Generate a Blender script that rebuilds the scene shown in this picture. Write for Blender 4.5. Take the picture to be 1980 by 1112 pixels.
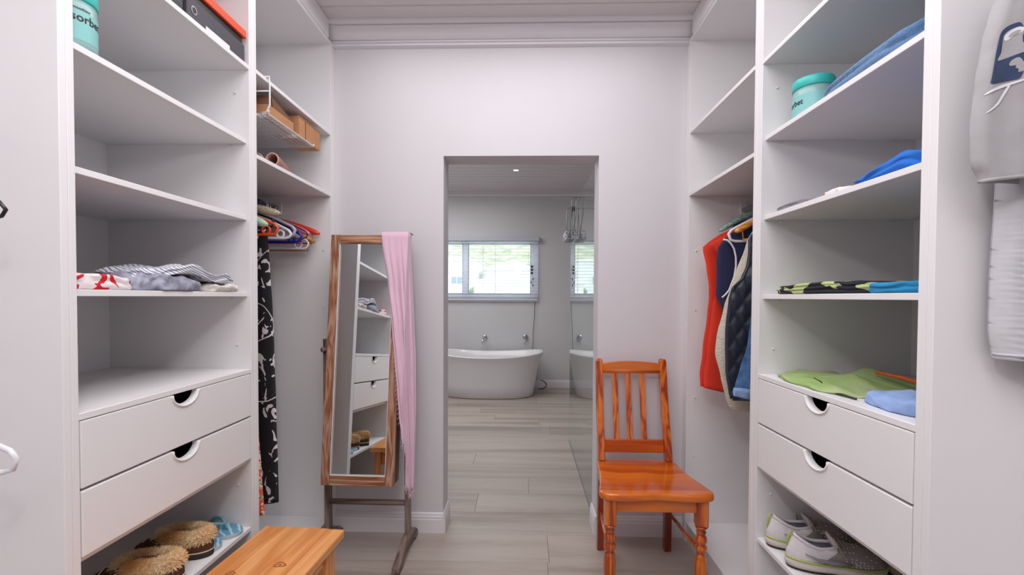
import bpy, bmesh, math, random
from mathutils import Vector, Matrix, noise
random.seed(7)
S = bpy.context.scene
for o in list(bpy.data.objects): bpy.data.objects.remove(o)
COL = S.collection
PI = math.pi

# ------------------------------------------------------------------ camera
def make_camera():
    cd = bpy.data.cameras.new('camera'); co = bpy.data.objects.new('camera', cd); COL.objects.link(co)
    yaw, pit, rol = .0265, -.0206, .0046
    c, s = math.cos(yaw), math.sin(yaw); cp, sp = math.cos(pit), math.sin(pit)
    R0 = Vector((c, s, 0)); F = Vector((-s*cp, c*cp, sp)); U = R0.cross(F)
    R = math.cos(rol)*R0 + math.sin(rol)*U; Up = math.cos(rol)*U - math.sin(rol)*R0
    m = Matrix((R, Up, -F)).transposed().to_4x4(); m.translation = Vector((0, 0, 1.26))
    co.matrix_world = m
    cd.sensor_width = 36; cd.lens = 36*880/1980; cd.shift_y = 36.5/1980; cd.clip_start = .02; cd.clip_end = 500
    S.camera = co
make_camera()
# ------------------------------------------------------------------ light
S.view_settings.view_transform = 'Standard'; S.view_settings.look = 'None'
S.view_settings.exposure = 0.37; S.view_settings.gamma = 1.0; S.view_settings.use_curve_mapping = False
W = bpy.data.worlds.new('world'); S.world = W; W.use_nodes = True
bg = W.node_tree.nodes['Background']; bg.inputs[0].default_value = (.80, .90, 1.0, 1); bg.inputs[1].default_value = 2.1
def lamp(kind, name, loc, energy, color=(1, 1, 1), rot=(0, 0, 0), **kw):
    ld = bpy.data.lights.new(name, kind); ld.energy = energy; ld.color = color
    for k, v in kw.items(): setattr(ld, k, v)
    o = bpy.data.objects.new(name, ld); COL.objects.link(o); o.location = loc; o.rotation_euler = rot
    return o
lamp('SUN', 'sun', (0, 20, 20), 1.5, (1, .96, .88), (math.radians(-32), math.radians(-28), 0), angle=.01)
lamp('POINT', 'photographers_flash', (-.17, .12, 2.0), 11.5, (1, .97, .98), shadow_soft_size=.07)
lamp('AREA', 'closet_ceiling_fill', (-.08, .45, 2.63), 37, (.99, .975, 1), shape='RECTANGLE', size=1.45, size_y=3.4)  # added soft fill below the ceiling, not a closet fixture
lamp('AREA', 'bathroom_ceiling_fill', (-1.35, 4.6, 2.66), 34, (.99, .99, 1), shape='RECTANGLE', size=2.0, size_y=2.0)  # extra bathroom fill, added in place of further downlights
lamp('SPOT', 'bathroom_downlight_beam', (-.098, 5.19, 2.67), 12, (1, .93, .85), spot_size=1.6, spot_blend=.8, shadow_soft_size=.03)

# ------------------------------------------------------------------ helpers
def hexlin(r, g, b):
    f = lambda v: (v/255/12.92) if v/255 <= .04045 else ((v/255+.055)/1.055)**2.4
    return (f(r), f(g), f(b), 1)
def mat(name, rgb, rough=.5, metal=0, spec=.5, var=.0, scale=8, bump=0, bscale=60, stretch=(1, 1, 1), coat=0, sheen=0, rgb2=None):
    """Principled with optional noise colour variation and noise bump; rgb in sRGB 0..255"""
    m = bpy.data.materials.new(name); m.use_nodes = True
    nt = m.node_tree; N = nt.nodes; L = nt.links; p = N['Principled BSDF']
    c = hexlin(*rgb)
    p.inputs['Base Color'].default_value = c; p.inputs['Roughness'].default_value = rough
    p.inputs['Metallic'].default_value = metal; p.inputs['Specular IOR Level'].default_value = spec
    if coat: p.inputs['Coat Weight'].default_value = coat; p.inputs['Coat Roughness'].default_value = .12
    if sheen: p.inputs['Sheen Weight'].default_value = sheen
    tc = N.new('ShaderNodeTexCoord'); mp = N.new('ShaderNodeMapping'); mp.inputs['Scale'].default_value = stretch
    L.new(tc.outputs['Object'], mp.inputs[0])
    if var or rgb2:
        no = N.new('ShaderNodeTexNoise'); no.inputs['Scale'].default_value = scale; no.inputs['Detail'].default_value = 5
        L.new(mp.outputs[0], no.inputs['Vector'])
        cr = N.new('ShaderNodeValToRGB'); L.new(no.outputs[0], cr.inputs[0])
        c2 = hexlin(*rgb2) if rgb2 else tuple(min(1, x*(1+var)) for x in c[:3])+(1,)
        c1 = c if rgb2 else tuple(x*(1-var) for x in c[:3])+(1,)
        cr.color_ramp.elements[0].color = c1; cr.color_ramp.elements[1].color = c2
        cr.color_ramp.elements[0].position = .35; cr.color_ramp.elements[1].position = .65
        L.new(cr.outputs[0], p.inputs['Base Color'])
    if bump:
        no2 = N.new('ShaderNodeTexNoise'); no2.inputs['Scale'].default_value = bscale; no2.inputs['Detail'].default_value = 4
        L.new(mp.outputs[0], no2.inputs['Vector'])
        b = N.new('ShaderNodeBump'); b.inputs['Strength'].default_value = bump; b.inputs['Distance'].default_value = .01
        L.new(no2.outputs[0], b.inputs['Height']); L.new(b.outputs[0], p.inputs['Normal'])
    return m
def nodes_of(m):
    nt = m.node_tree; return nt, nt.nodes, nt.links, nt.nodes['Principled BSDF']
def ramp(N, stops, interp='LINEAR'):
    cr = N.new('ShaderNodeValToRGB'); e = cr.color_ramp.elements; cr.color_ramp.interpolation = interp
    while len(e) < len(stops): e.new(.5)
    for i, (p, c) in enumerate(stops): e[i].position = p; e[i].color = hexlin(*c)
    return cr
def wood(name, dark, mid, light, axis='Y', ring=9, rough=.4, coat=0, warp=3.5, knots=False, island=.0, fine=1.0):
    """cathedral grain: stretched distorted bands along an axis"""
    m = mat(name, mid, rough, coat=coat); nt, N, L, p = nodes_of(m)
    tc = N.new('ShaderNodeTexCoord'); mp = N.new('ShaderNodeMapping')
    st = {'X': (.07, 1, 1), 'Y': (1, .07, 1), 'Z': (1, 1, .07)}[axis]; mp.inputs['Scale'].default_value = st
    L.new(tc.outputs['Object'], mp.inputs[0])
    oi = N.new('ShaderNodeObjectInfo'); va = N.new('ShaderNodeVectorMath'); va.operation = 'ADD'
    vs = N.new('ShaderNodeVectorMath'); vs.operation = 'SCALE'; vs.inputs[3].default_value = 13.0
    cb = N.new('ShaderNodeCombineXYZ'); [L.new(oi.outputs['Random'], cb.inputs[i]) for i in range(3)]
    L.new(cb.outputs[0], vs.inputs[0]); L.new(mp.outputs[0], va.inputs[0]); L.new(vs.outputs[0], va.inputs[1])
    no = N.new('ShaderNodeTexNoise'); no.inputs['Scale'].default_value = ring; no.inputs['Detail'].default_value = 2; no.inputs['Distortion'].default_value = .4
    L.new(va.outputs[0], no.inputs['Vector'])
    ml = N.new('ShaderNodeMath'); ml.operation = 'MULTIPLY'; ml.inputs[1].default_value = warp*2; L.new(no.outputs[0], ml.inputs[0])
    fr = N.new('ShaderNodeMath'); fr.operation = 'PINGPONG'; fr.inputs[1].default_value = .5; L.new(ml.outputs[0], fr.inputs[0])
    fi = N.new('ShaderNodeTexNoise'); fi.inputs['Scale'].default_value = 90*fine; fi.inputs['Detail'].default_value = 3; L.new(va.outputs[0], fi.inputs['Vector'])
    ad = N.new('ShaderNodeMath'); ad.operation = 'MULTIPLY_ADD'; ad.inputs[1].default_value = .45
    L.new(fi.outputs[0], ad.inputs[0]); L.new(fr.outputs[0], ad.inputs[2])
    cr = ramp(N, [(.2, light), (.48, mid), (.68, dark)]); L.new(ad.outputs[0], cr.inputs[0])
    out = cr.outputs[0]
    if knots:
        mp2 = N.new('ShaderNodeMapping'); mp2.inputs['Scale'].default_value = {'X': (.5, 1, 1), 'Y': (1, .5, 1), 'Z': (1, 1, .5)}[axis]
        L.new(tc.outputs['Object'], mp2.inputs[0]); mp2.inputs['Location'].default_value = (.13, .37, .2)
        vo = N.new('ShaderNodeTexVoronoi'); vo.inputs['Scale'].default_value = knots; L.new(mp2.outputs[0], vo.inputs['Vector'])
        kr = ramp(N, [(0.0, (255, 255, 255)), (.05, (190, 190, 190)), (.10, (0, 0, 0))]); L.new(vo.outputs['Distance'], kr.inputs[0])
        mx = N.new('ShaderNodeMix'); mx.data_type = 'RGBA'; L.new(kr.outputs[0], mx.inputs[0]); L.new(out, mx.inputs[6])
        mx.inputs[7].default_value = hexlin(*[int(v*.62) for v in dark]); out = mx.outputs[2]
    if island:
        hs = N.new('ShaderNodeHueSaturation'); mr = N.new('ShaderNodeMapRange'); mr.inputs[3].default_value = 1-island; mr.inputs[4].default_value = 1+island
        L.new(oi.outputs['Random'], mr.inputs[0]); L.new(mr.outputs[0], hs.inputs['Value']); L.new(out, hs.inputs['Color']); out = hs.outputs[0]
    L.new(out, p.inputs['Base Color'])
    b = N.new('ShaderNodeBump'); b.inputs['Strength'].default_value = .12; b.inputs['Distance'].default_value = .004
    L.new(fi.outputs[0], b.inputs['Height']); L.new(b.outputs[0], p.inputs['Normal'])
    return m

class MB:
    def __init__(s): s.v = []; s.f = []
    def add(s, v, f):
        n = len(s.v); s.v += [tuple(p) for p in v]; s.f += [tuple(i+n for i in q) for q in f]; return s
    def box(s, x0, x1, y0, y1, z0, z1):
        v = [(x, y, z) for x in (x0, x1) for y in (y0, y1) for z in (z0, z1)]
        return s.add(v, [(0, 1, 3, 2), (4, 6, 7, 5), (0, 4, 5, 1), (2, 3, 7, 6), (0, 2, 6, 4), (1, 5, 7, 3)])
    def hexa(s, v):  # 8 corners: bottom ring of 4 then top ring of 4
        return s.add(v, [(3, 2, 1, 0), (4, 5, 6, 7), (0, 1, 5, 4), (1, 2, 6, 5), (2, 3, 7, 6), (3, 0, 4, 7)])
    def prism(s, poly, axis, a, b):
        n = len(poly)
        def P(p, t): return {'x': (t, p[0], p[1]), 'y': (p[0], t, p[1]), 'z': (p[0], p[1], t)}[axis]
        v = [P(p, a) for p in poly]+[P(p, b) for p in poly]
        f = [tuple(range(n))[::-1], tuple(range(n, 2*n))]+[(i, (i+1) % n, (i+1) % n+n, i+n) for i in range(n)]
        return s.add(v, f)
    def loft(s, rings, cap0=True, cap1=True, closed=True):
        n = len(rings[0]); v = [p for r in rings for p in r]; f = []
        m = n if closed else n-1
        for k in range(len(rings)-1):
            for i in range(m): f.append((k*n+i, k*n+(i+1) % n, (k+1)*n+(i+1) % n, (k+1)*n+i))
        if cap0: f.append(tuple(range(n))[::-1])
        if cap1: f.append(tuple(range((len(rings)-1)*n, len(rings)*n)))
        return s.add(v, f)
    def tube(s, pts, r, n=8, cap=True, closed=False):
        P = [Vector(p) for p in pts]; rings = []; up = None
        R = r if isinstance(r, (list, tuple)) else [r]*len(P)
        for i, p in enumerate(P):
            a = P[(i-1) % len(P)] if (i > 0 or closed) else p; b = P[(i+1) % len(P)] if (i < len(P)-1 or closed) else p
            d = (b-a).normalized()
            if up is None: up = d.orthogonal().normalized()
            up = (up-d*up.dot(d)); up = up.normalized() if up.length > 1e-6 else d.orthogonal().normalized()
            w = d.cross(up)
            rings.append([p+R[i]*(math.cos(2*PI*k/n)*up+math.sin(2*PI*k/n)*w) for k in range(n)])
        if closed: rings.append(rings[0]); cap = False
        return s.loft(rings, cap, cap)
    def lathe(s, prof, c=(0, 0, 0), n=20, axis='z', cap=True):
        rings = []
        for r, h in prof:
            ring = []
            for k in range(n):
                a = 2*PI*k/n; x, y = r*math.cos(a), r*math.sin(a)
                q = {'z': (x, y, h), 'y': (x, h, y), 'x': (h, x, y)}[axis]
                ring.append((c[0]+q[0], c[1]+q[1], c[2]+q[2]))
            rings.append(ring)
        return s.loft(rings, cap, cap)
    def mesh(s, name):
        me = bpy.data.meshes.new(name); me.from_pydata(s.v, [], s.f); 
        bm = bmesh.new(); bm.from_mesh(me); bmesh.ops.recalc_face_normals(bm, faces=bm.faces); bm.to_mesh(me); bm.free()
        return me
    def build(s, name, m, parent=None, bevel=0, smooth=False, sub=0, seg=2, local=False):
        me = s.mesh(name); o = bpy.data.objects.new(name, me); COL.objects.link(o)
        if isinstance(m, (list, tuple)): [me.materials.append(q) for q in m]
        elif m: me.materials.append(m)
        if parent:
            o.parent = parent
            if not local: o.location = -wloc(parent)
        if bevel:
            b = o.modifiers.new('bevel', 'BEVEL'); b.width = bevel; b.segments = seg; b.limit_method = 'ANGLE'; b.angle_limit = .6
        if sub:
            q = o.modifiers.new('sub', 'SUBSURF'); q.levels = sub; q.render_levels = sub
        if smooth:
            for p in me.polygons: p.use_smooth = True
        return o
def wloc(o):
    v = Vector((0, 0, 0))
    while o: v = v+o.location; o = o.parent
    return v
def tag(o, label=None, cat=None, group=None, kind=None):
    if label: o['label'] = label
    if cat: o['category'] = cat
    if group: o['group'] = group
    if kind: o['kind'] = kind
    return o
def thing(name, label, cat, loc=(0, 0, 0), rz=0, group=None):
    o = bpy.data.objects.new(name, None); COL.objects.link(o); o.location = loc; o.rotation_euler = (0, 0, rz); o.empty_display_size = .05
    return tag(o, label, cat, group)
def struct(o): o['kind'] = 'structure'; return o
def copy_tree(o, parent=None):
    c = o.copy(); COL.objects.link(c); c.parent = parent
    for ch in list(o.children): copy_tree(ch, c)
    return c
def setmat(o, m):
    """give a copied tree another material (own mesh data)"""
    for q in [o]+list(o.children_recursive):
        if q.type == 'MESH':
            q.data = q.data.copy(); q.data.materials.clear(); q.data.materials.append(m)
def nz(x, y, z=0): return noise.noise(Vector((x, y, z)))
def lerp(a, b, t): return a+(b-a)*t
def pl(tab, x):
    """piecewise-linear table lookup, tab sorted by first item"""
    if x <= tab[0][0]: return tab[0][1:]
    for a, b in zip(tab, tab[1:]):
        if x <= b[0]:
            t = (x-a[0])/(b[0]-a[0]+1e-9); t = t*t*(3-2*t)*.5+t*.5
            return tuple(lerp(p, q, t) for p, q in zip(a[1:], b[1:]))
    return tab[-1][1:]

# ------------------------------------------------------------------ materials
M_wall = mat('white wall paint', (216, 212, 216), .65, var=.015, scale=2, bump=.03, bscale=180)
M_wallb = mat('bathroom wall paint', (206, 205, 207), .6, var=.015, scale=2)
M_ceil = mat('ceiling paint', (216, 209, 211), .6, var=.01)
M_trim = mat('trim gloss paint', (228, 224, 228), .35)
M_board = mat('white melamine board', (232, 230, 231), .42, var=.01, scale=3)
M_dark = mat('drawer cavity shade', (20, 20, 20), .9)  # near-black colour stands in for the unlit inside of the drawers
M_edge = mat('white board edge', (234, 231, 232), .4)
M_chrome = mat('chrome', (200, 200, 205), .18, metal=1)
M_steel = mat('brushed steel', (150, 150, 150), .35, metal=1)
M_black = mat('black plastic', (16, 16, 18), .4)
M_pvc = mat('white aluminium window frame', (236, 240, 252), .35)
M_ceramic = mat('white acrylic bath', (226, 225, 228), .22, coat=.3)
M_slat = mat('white blind slat', (235, 237, 240), .4)
M_pelmet = mat('grey blind pelmet', (190, 193, 200), .5)
M_wire = mat('white coated wire', (228, 228, 230), .35)

# plank floor
M_plank = wood('pale greige oak vinyl', (152, 139, 130), (168, 156, 147), (179, 168, 160), 'X', ring=5, rough=.45, warp=1.15, knots=1.7, island=.09, fine=1.3)
M_gap = mat('floor underlay', (110, 100, 94), .8)
M_pine = wood('honey pine', (212, 134, 70), (226, 152, 86), (236, 170, 106), 'Y', ring=14, rough=.35, coat=.2, warp=1.6, island=.05)
M_pinex = wood('honey pine cross grain', (190, 112, 52), (214, 138, 72), (230, 160, 95), 'Z', ring=16, rough=.35, coat=.25, warp=2.2)
M_knot = mat('pine knot', (142, 78, 40), .4, rgb2=(178, 104, 56), scale=60)
M_chair = wood('orange varnished pine', (178, 72, 6), (205, 96, 12), (218, 114, 22), 'X', ring=7, rough=.2, coat=.7, warp=1.8)
M_chairz = wood('orange varnished pine upright', (150, 52, 8), (204, 94, 14), (222, 124, 34), 'Z', ring=14, rough=.22, coat=.6, warp=2.5)
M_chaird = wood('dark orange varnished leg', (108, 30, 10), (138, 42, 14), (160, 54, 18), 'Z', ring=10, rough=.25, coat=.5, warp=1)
M_oak = wood('brown limed oak', (138, 84, 52), (166, 118, 92), (190, 154, 134), 'Z', ring=30, rough=.55, warp=3.2)
M_oakx = wood('brown limed oak cross', (128, 78, 48), (176, 126, 94), (200, 162, 136), 'X', ring=26, rough=.55, warp=3.2)
M_oakg = wood('weathered grey-brown oak', (84, 66, 58), (120, 100, 90), (146, 126, 116), 'Z', ring=16, rough=.6, warp=2)
M_oakgx = wood('weathered grey-brown oak rail', (94, 76, 66), (132, 110, 98), (156, 136, 124), 'X', ring=16, rough=.6, warp=2)
M_oakgy = wood('weathered grey-brown oak foot', (84, 66, 58), (120, 100, 90), (146, 126, 116), 'Y', ring=16, rough=.6, warp=2)
M_mirror = mat('mirror glass', (226, 232, 232), .015, metal=1)
M_card = mat('brown cardboard', (186, 134, 92), .75, var=.05, scale=20)
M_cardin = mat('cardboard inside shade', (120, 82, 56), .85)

M_glass = bpy.data.materials.new('shower glass'); M_glass.use_nodes = True
_p = M_glass.node_tree.nodes['Principled BSDF']
_p.inputs['Transmission Weight'].default_value = 1; _p.inputs['Roughness'].default_value = 0.0
_p.inputs['IOR'].default_value = 1.5; _p.inputs['Base Color'].default_value = (.90, .97, .95, 1)
M_pane = bpy.data.materials.new('window pane'); M_pane.use_nodes = True
_nt = M_pane.node_tree; _nt.nodes.clear()
_o = _nt.nodes.new('ShaderNodeOutputMaterial'); _t = _nt.nodes.new('ShaderNodeBsdfTransparent'); _g = _nt.nodes.new('ShaderNodeBsdfGlossy'); _x = _nt.nodes.new('ShaderNodeMixShader')
_g.inputs['Roughness'].default_value = .02; _x.inputs[0].default_value = .06; _t.inputs[0].default_value = (.97, .99, .98, 1)
_nt.links.new(_t.outputs[0], _x.inputs[1]); _nt.links.new(_g.outputs[0], _x.inputs[2]); _nt.links.new(_x.outputs[0], _o.inputs[0])

# ------------------------------------------------------------------ dimensions
XL, XR = -1.005, .835           # front planes of the cabinets
BL, BR = -1.545, 1.372          # cabinet backs
CEIL = 2.67
CB = 2.70                        # bathroom ceiling
YW, YW2 = 2.40, 2.548           # partition wall
YB = 6.33                        # far bathroom wall
YF = -2.3
BXL, BXR = -2.2, 1.6            # bathroom side walls
T = .016

# ------------------------------------------------------------------ floor
fl = struct(MB().box(BXL-.1, BXR+.1, YF-.1, YB+.1, -.06, -.010).build('floor', M_gap))
PW = .2515; y = 2.388-PW*19; row = 0
joints = {2.137: [.127], 2.388: [-.9], 2.640: [-.284, 1.0], 2.891: [.036], 3.143: [-.62], 3.394: [-.38], 3.646: [.5], 3.897: [-.75], 4.149: [.25], 4.401: [.158-.0, -.9], 4.652: [-.3]}
while y < YB:
    y1 = min(y+PW, YB)
    if y1 > YF:
        js = None
        for k, v in joints.items():
            if abs(k-y) < .02: js = list(v)
        if js is None: js = [random.uniform(-1.4, .2)]
        a = js[0]
        while a-1.35 > BXL: a -= 1.35; js.append(a)
        a = max(js)
        while a+1.35 < BXR: a += 1.35; js.append(a)
        js = sorted(js); js = [BXL]+[j for j in js if BXL+.1 < j < BXR-.1]+[BXR]
        for a, b in zip(js, js[1:]):
            g = .0006
            MB().box(a+g, b-g, max(y, YF)+g, y1-g, -.010, 0).build('floor_plank', M_plank, fl, bevel=.0008, seg=1)
    y += PW; row += 1
# ------------------------------------------------------------------ ceiling
ce = struct(MB().box(BXL-.1, BXR+.1, YF-.1, YW2-.05, CEIL+.012, CEIL+.06).build('ceiling', M_ceil))
ce2 = struct(MB().box(BXL-.1, BXR+.1, YW2-.05, YB+.1, CB+.012, CB+.06).build('ceiling_bathroom', M_ceil))
y = 2.225-.125*36
while y < YB:
    a, b = max(y, YF), min(y+.125, YB)
    if b > YF and not (a > YW and b < YW2): zc = CEIL if b < YW2 else CB; MB().box(BXL, BXR, a+.002, b-.002, zc, zc+.012).build('ceiling_board', M_ceil, ce if b < YW2 else ce2, bevel=.006, seg=1)
    y += .125
# ------------------------------------------------------------------ walls
DX0, DX1, DH = -.427, .387, 2.0
struct(MB().box(BXL, DX0, YW, YW2, 0, CB+.02).box(DX1, BXR, YW, YW2, 0, CB+.02).box(DX0, DX1, YW, YW2, DH, CB+.02).build('wall_back', M_wall))
struct(MB().box(-1.62, BL-.006, YF, YW, 0, CEIL).build('wall_left', M_wall))
struct(MB().box(BR+.006, 1.45, YF, YW, 0, CEIL).build('wall_right', M_wall))
struct(MB().box(-1.62, 1.45, YF-.1, YF, 0, CEIL).build('wall_front', M_wall))
WX0, WX1, WZ0, WZ1 = -1.78, .196, 1.213, 2.06
struct(MB().box(BXL, WX0, YB, YB+.16, 0, CB+.02).box(WX1, BXR, YB, YB+.16, 0, CB+.02).box(WX0, WX1, YB, YB+.16, 0, WZ0).box(WX0, WX1, YB, YB+.16, WZ1, CB+.02).build('wall_far', M_wallb))
struct(MB().box(BXL-.1, BXL, YW2, YB, 0, CB+.02).build('wall_bathroom_left', M_wallb))
struct(MB().box(BXR, BXR+.1, YW2, YB, 0, CB+.02).build('wall_bathroom_right', M_wallb))
# crown mouldings: profile (distance from wall, z below ceiling)
crown = [(0, 0), (.082, 0), (.082, -.008), (.078, -.022), (.066, -.024), (.071, -.027), (.071, -.032), (.060, -.035), (.054, -.050), (.044, -.066), (.030, -.078), (.022, -.081), (.032, -.085), (.033, -.092), (.024, -.095), (.028, -.099), (.026, -.106), (.008, -.110), (0, -.111)]
struct(MB().prism([(YW-d, CEIL+h) for d, h in crown], 'x', XL-.03, XR+.03).build('trim_1', M_trim))
struct(MB().prism([(YB-d*.95, CB+h*.75) for d, h in crown], 'x', BXL, BXR).build('trim_2', M_trim))
bb = [(0, 0), (.013, 0), (.013, .070), (.011, .076), (.011, .086), (.008, .092), (.007, .101), (.003, .106), (0, .106)]
struct(MB().prism([(YW-d, h) for d, h in bb], 'x', XL-.02, DX0).build('baseboard_back_left', M_trim))
struct(MB().prism([(YW-d, h) for d, h in bb], 'x', DX1, XR+.02).build('baseboard_back_right', M_trim))
struct(MB().prism([(DX0+d, h) for d, h in bb], 'y', YW-.013, YW2).build('baseboard_doorway_left', M_trim))
struct(MB().prism([(DX1-d, h) for d, h in bb], 'y', YW-.013, YW2).build('baseboard_doorway_right', M_trim))
struct(MB().prism([(YB-d, h) for d, h in bb], 'x', BXL, BXR).build('baseboard_far', M_trim))

# ------------------------------------------------------------------ window
wf = struct(MB().box(WX0, WX1, YB+.07, YB+.13, WZ1-.05, WZ1).box(WX0, WX1, YB+.07, YB+.13, WZ0, WZ0+.085)
            .box(WX0, WX0+.06, YB+.07, YB+.13, WZ0+.085, WZ1-.05).box(WX1-.10, WX1, YB+.07, YB+.13, WZ0+.085, WZ1-.05).box(-.862, -.792, YB+.06, YB+.13, WZ0+.085, WZ1-.05).build('window_1', M_pvc, bevel=.004))
MB().box(WX0+.06, -.862, YB+.098, YB+.104, WZ0+.085, WZ1-.05).build('window_pane', M_pane, wf)
MB().box(-.792, WX1-.10, YB+.098, YB+.104, WZ0+.085, WZ1-.05).build('window_pane', M_pane, wf)
s_ = MB()
for x0, x1 in ((WX0+.06, -.862), (-.792, WX1-.10)):
    a, b, c, d = x0, x1, WZ0+.085, WZ1-.05
    s_.box(a, a+.012, YB+.088, YB+.094, c, d).box(b-.012, b, YB+.088, YB+.094, c, d).box(a, b, YB+.088, YB+.094, c, c+.012).box(a, b, YB+.088, YB+.094, d-.012, d)
s_.build('glazing_bead', mat('grey glazing bead', (150, 155, 168), .4), wf)
MB().box(WX0-.01, WX1+.004, YB-.03, YB+.07, WZ0-.018, WZ0).build('window_sill', M_trim, wf, bevel=.003)
for k in range(3): MB().box(.094, .120, YB+.050, YB+.071, 1.668-k*.046, 1.700-k*.046).build('latch_block', M_black, wf, bevel=.003)
MB().tube([(.120, YB+.05, 1.53), (.125, YB+.045, 1.51), (.118, YB+.045, 1.49)], .006).tube([(.088, YB+.05, 1.49), (.10, YB+.04, 1.455), (.12, YB+.04, 1.44), (.125, YB+.04, 1.415), (.112, YB+.04, 1.405)], .006).build('latch_handle', M_black, wf, smooth=True)
# venetian blind
bl = thing('venetian_blind', 'white horizontal slat blind across the bathroom window above the bath', 'blind', (-.79, YB-.02, 2.03))
MB().box(WX0-.01, .207, YB-.085, YB-.002, 2.028, 2.088).build('pelmet', M_pelmet, bl, bevel=.006)
zz = 2.012; k = 0
me_s = None
while zz > WZ0+.03:
    if me_s is None:
        q = MB()
        q.prism([(-.024, -.002), (0, .001), (.024, -.002), (.024, -.004), (0, -.001), (-.024, -.004)], 'x', WX0+.005, WX1-.006)
        o = q.build('slat', M_slat, bl); me_s = o.data; o.location = Vector((0, YB-.03, zz))-wloc(bl)
    else:
        o = bpy.data.objects.new('slat', me_s); COL.objects.link(o); o.parent = bl; o.location = Vector((0, YB-.03, zz))-wloc(bl)
    zz -= .0435; k += 1
MB().box(WX0+.005, WX1-.006, YB-.052, YB-.008, WZ0+.003, WZ0+.015).build('bottom_rail', M_slat, bl, bevel=.002)
for x in (-1.5, -1.15, -.57, -.40, .06):
    MB().box(x-.0015, x+.0015, YB-.0556, YB-.0546, WZ0+.01, 2.03).box(x-.0015, x+.0015, YB-.0054, YB-.0044, WZ0+.01, 2.03).build('ladder_cord', M_slat, bl)
tag(MB().tube([(.148, YB-.012, 1.196), (.147, YB-.03, 1.17), (.143, YB-.05, .98), (.128, YB-.05, .78), (.125, YB-.05, .60), (.112, YB-.05, .42), (.12, YB-.05, .12)], .0045, 6).build('blind_cord', mat('dark cord', (90, 88, 88), .7), smooth=True),
    'thin dark pull cord hanging from the blind down behind the bath', 'cord')
tag(MB().tube([(.20, 6.17, .012), (.255, 6.14, .02), (.30, 6.13, .05), (.31, 6.14, .085), (.28, 6.17, .115), (.235, 6.22, .12)], .006, 6).build('waste_hose', M_black, smooth=True), 'black hose loop on the floor at the end of the bath', 'hose')

# ------------------------------------------------------------------ bathroom ceiling downlight
dl = thing('downlight', 'small round recessed downlight glowing in the bathroom ceiling', 'light', (-.098, 5.19, CB))
MB().lathe([(.027, CB-.004), (.040, CB-.006), (.043, CB-.001), (.043, CB+.002)], (-.098, 5.19, 0), 24, cap=False).build('bezel', M_trim, dl, smooth=True)
M_em = mat('lamp lens', (255, 240, 220), .5); M_em.node_tree.nodes['Principled BSDF'].inputs['Emission Color'].default_value = (1, .93, .85, 1); M_em.node_tree.nodes['Principled BSDF'].inputs['Emission Strength'].default_value = 6
MB().lathe([(.028, CB-.003), (.028, CB+.001)], (-.098, 5.19, 0), 24).build('lens', M_em, dl)

# ------------------------------------------------------------------ bath
def bath():
    t = thing('bathtub', 'white freestanding bathtub with flared rim under the bathroom window', 'bathtub', (-.44, 5.90, 0))
    cx, cy = -.45, 5.88; n = 64
    def ring(a, b, z, e=2.6, sag=0, dx=0):
        r = []
        for k in range(n):
            th = 2*PI*k/n; c, s = math.cos(th), math.sin(th)
            x = a*abs(c)**(2/e)*(1 if c > 0 else -1); y = b*abs(s)**(2/e)*(1 if s > 0 else -1)
            r.append((cx+dx+x, cy+y, z+sag*(x/a)**2))
        return r
    rg = [ring(.555, .310, .0), ring(.575, .325, .012), ring(.60, .335, .15, sag=.005), ring(.625, .348, .30, sag=.015), ring(.655, .365, .42, sag=.03), ring(.695, .385, .495, sag=.045), ring(.705, .392, .508, sag=.05),
          ring(.702, .390, .518, sag=.05), ring(.688, .378, .519, sag=.05), ring(.675, .365, .508, sag=.05), ring(.64, .335, .42, sag=.03), ring(.59, .30, .25, sag=.01), ring(.54, .26, .13), ring(.40, .18, .10)]
    MB().loft(rg).build('tub_shell', M_ceramic, t, smooth=True)
    MB().lathe([(.030, 0), (.030, .008), (.022, .010)], (cx-.66, cy-.0, .40), 20, 'x').build('overflow_ring', M_chrome, t, smooth=True)
    w = thing('bath_spout', 'chrome round wall spout above the middle of the bath', 'tap', (-.556, YB, .68))
    MB().lathe([(.034, YB-.001), (.034, YB-.012), (.030, YB-.016)], (-.545, 0, .695), 24, 'y').build('wall_plate', M_chrome, w, smooth=True)
    MB().tube([(-.545, YB-.01, .695), (-.55, YB-.10, .695), (-.56, YB-.15, .685), (-.563, YB-.165, .65), (-.563, YB-.165, .615)], .013, 12).build('spout', M_chrome, w, smooth=True)
    w = thing('bath_mixer', 'chrome round bath mixer with a lever on the wall by the pull cord', 'tap', (.022, YB, .70))
    MB().lathe([(.040, YB-.001), (.040, YB-.010), (.036, YB-.014)], (.022, 0, .70), 24, 'y').build('wall_plate', M_chrome, w, smooth=True)
    MB().lathe([(.022, YB-.012), (.022, YB-.05), (.018, YB-.055)], (.022, 0, .70), 20, 'y').build('mixer_body', M_steel, w, smooth=True)
    MB().tube([(.018, YB-.045, .69), (.012, YB-.05, .63), (.010, YB-.05, .60)], .005, 8).build('lever', M_chrome, w, smooth=True)
bath()
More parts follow.
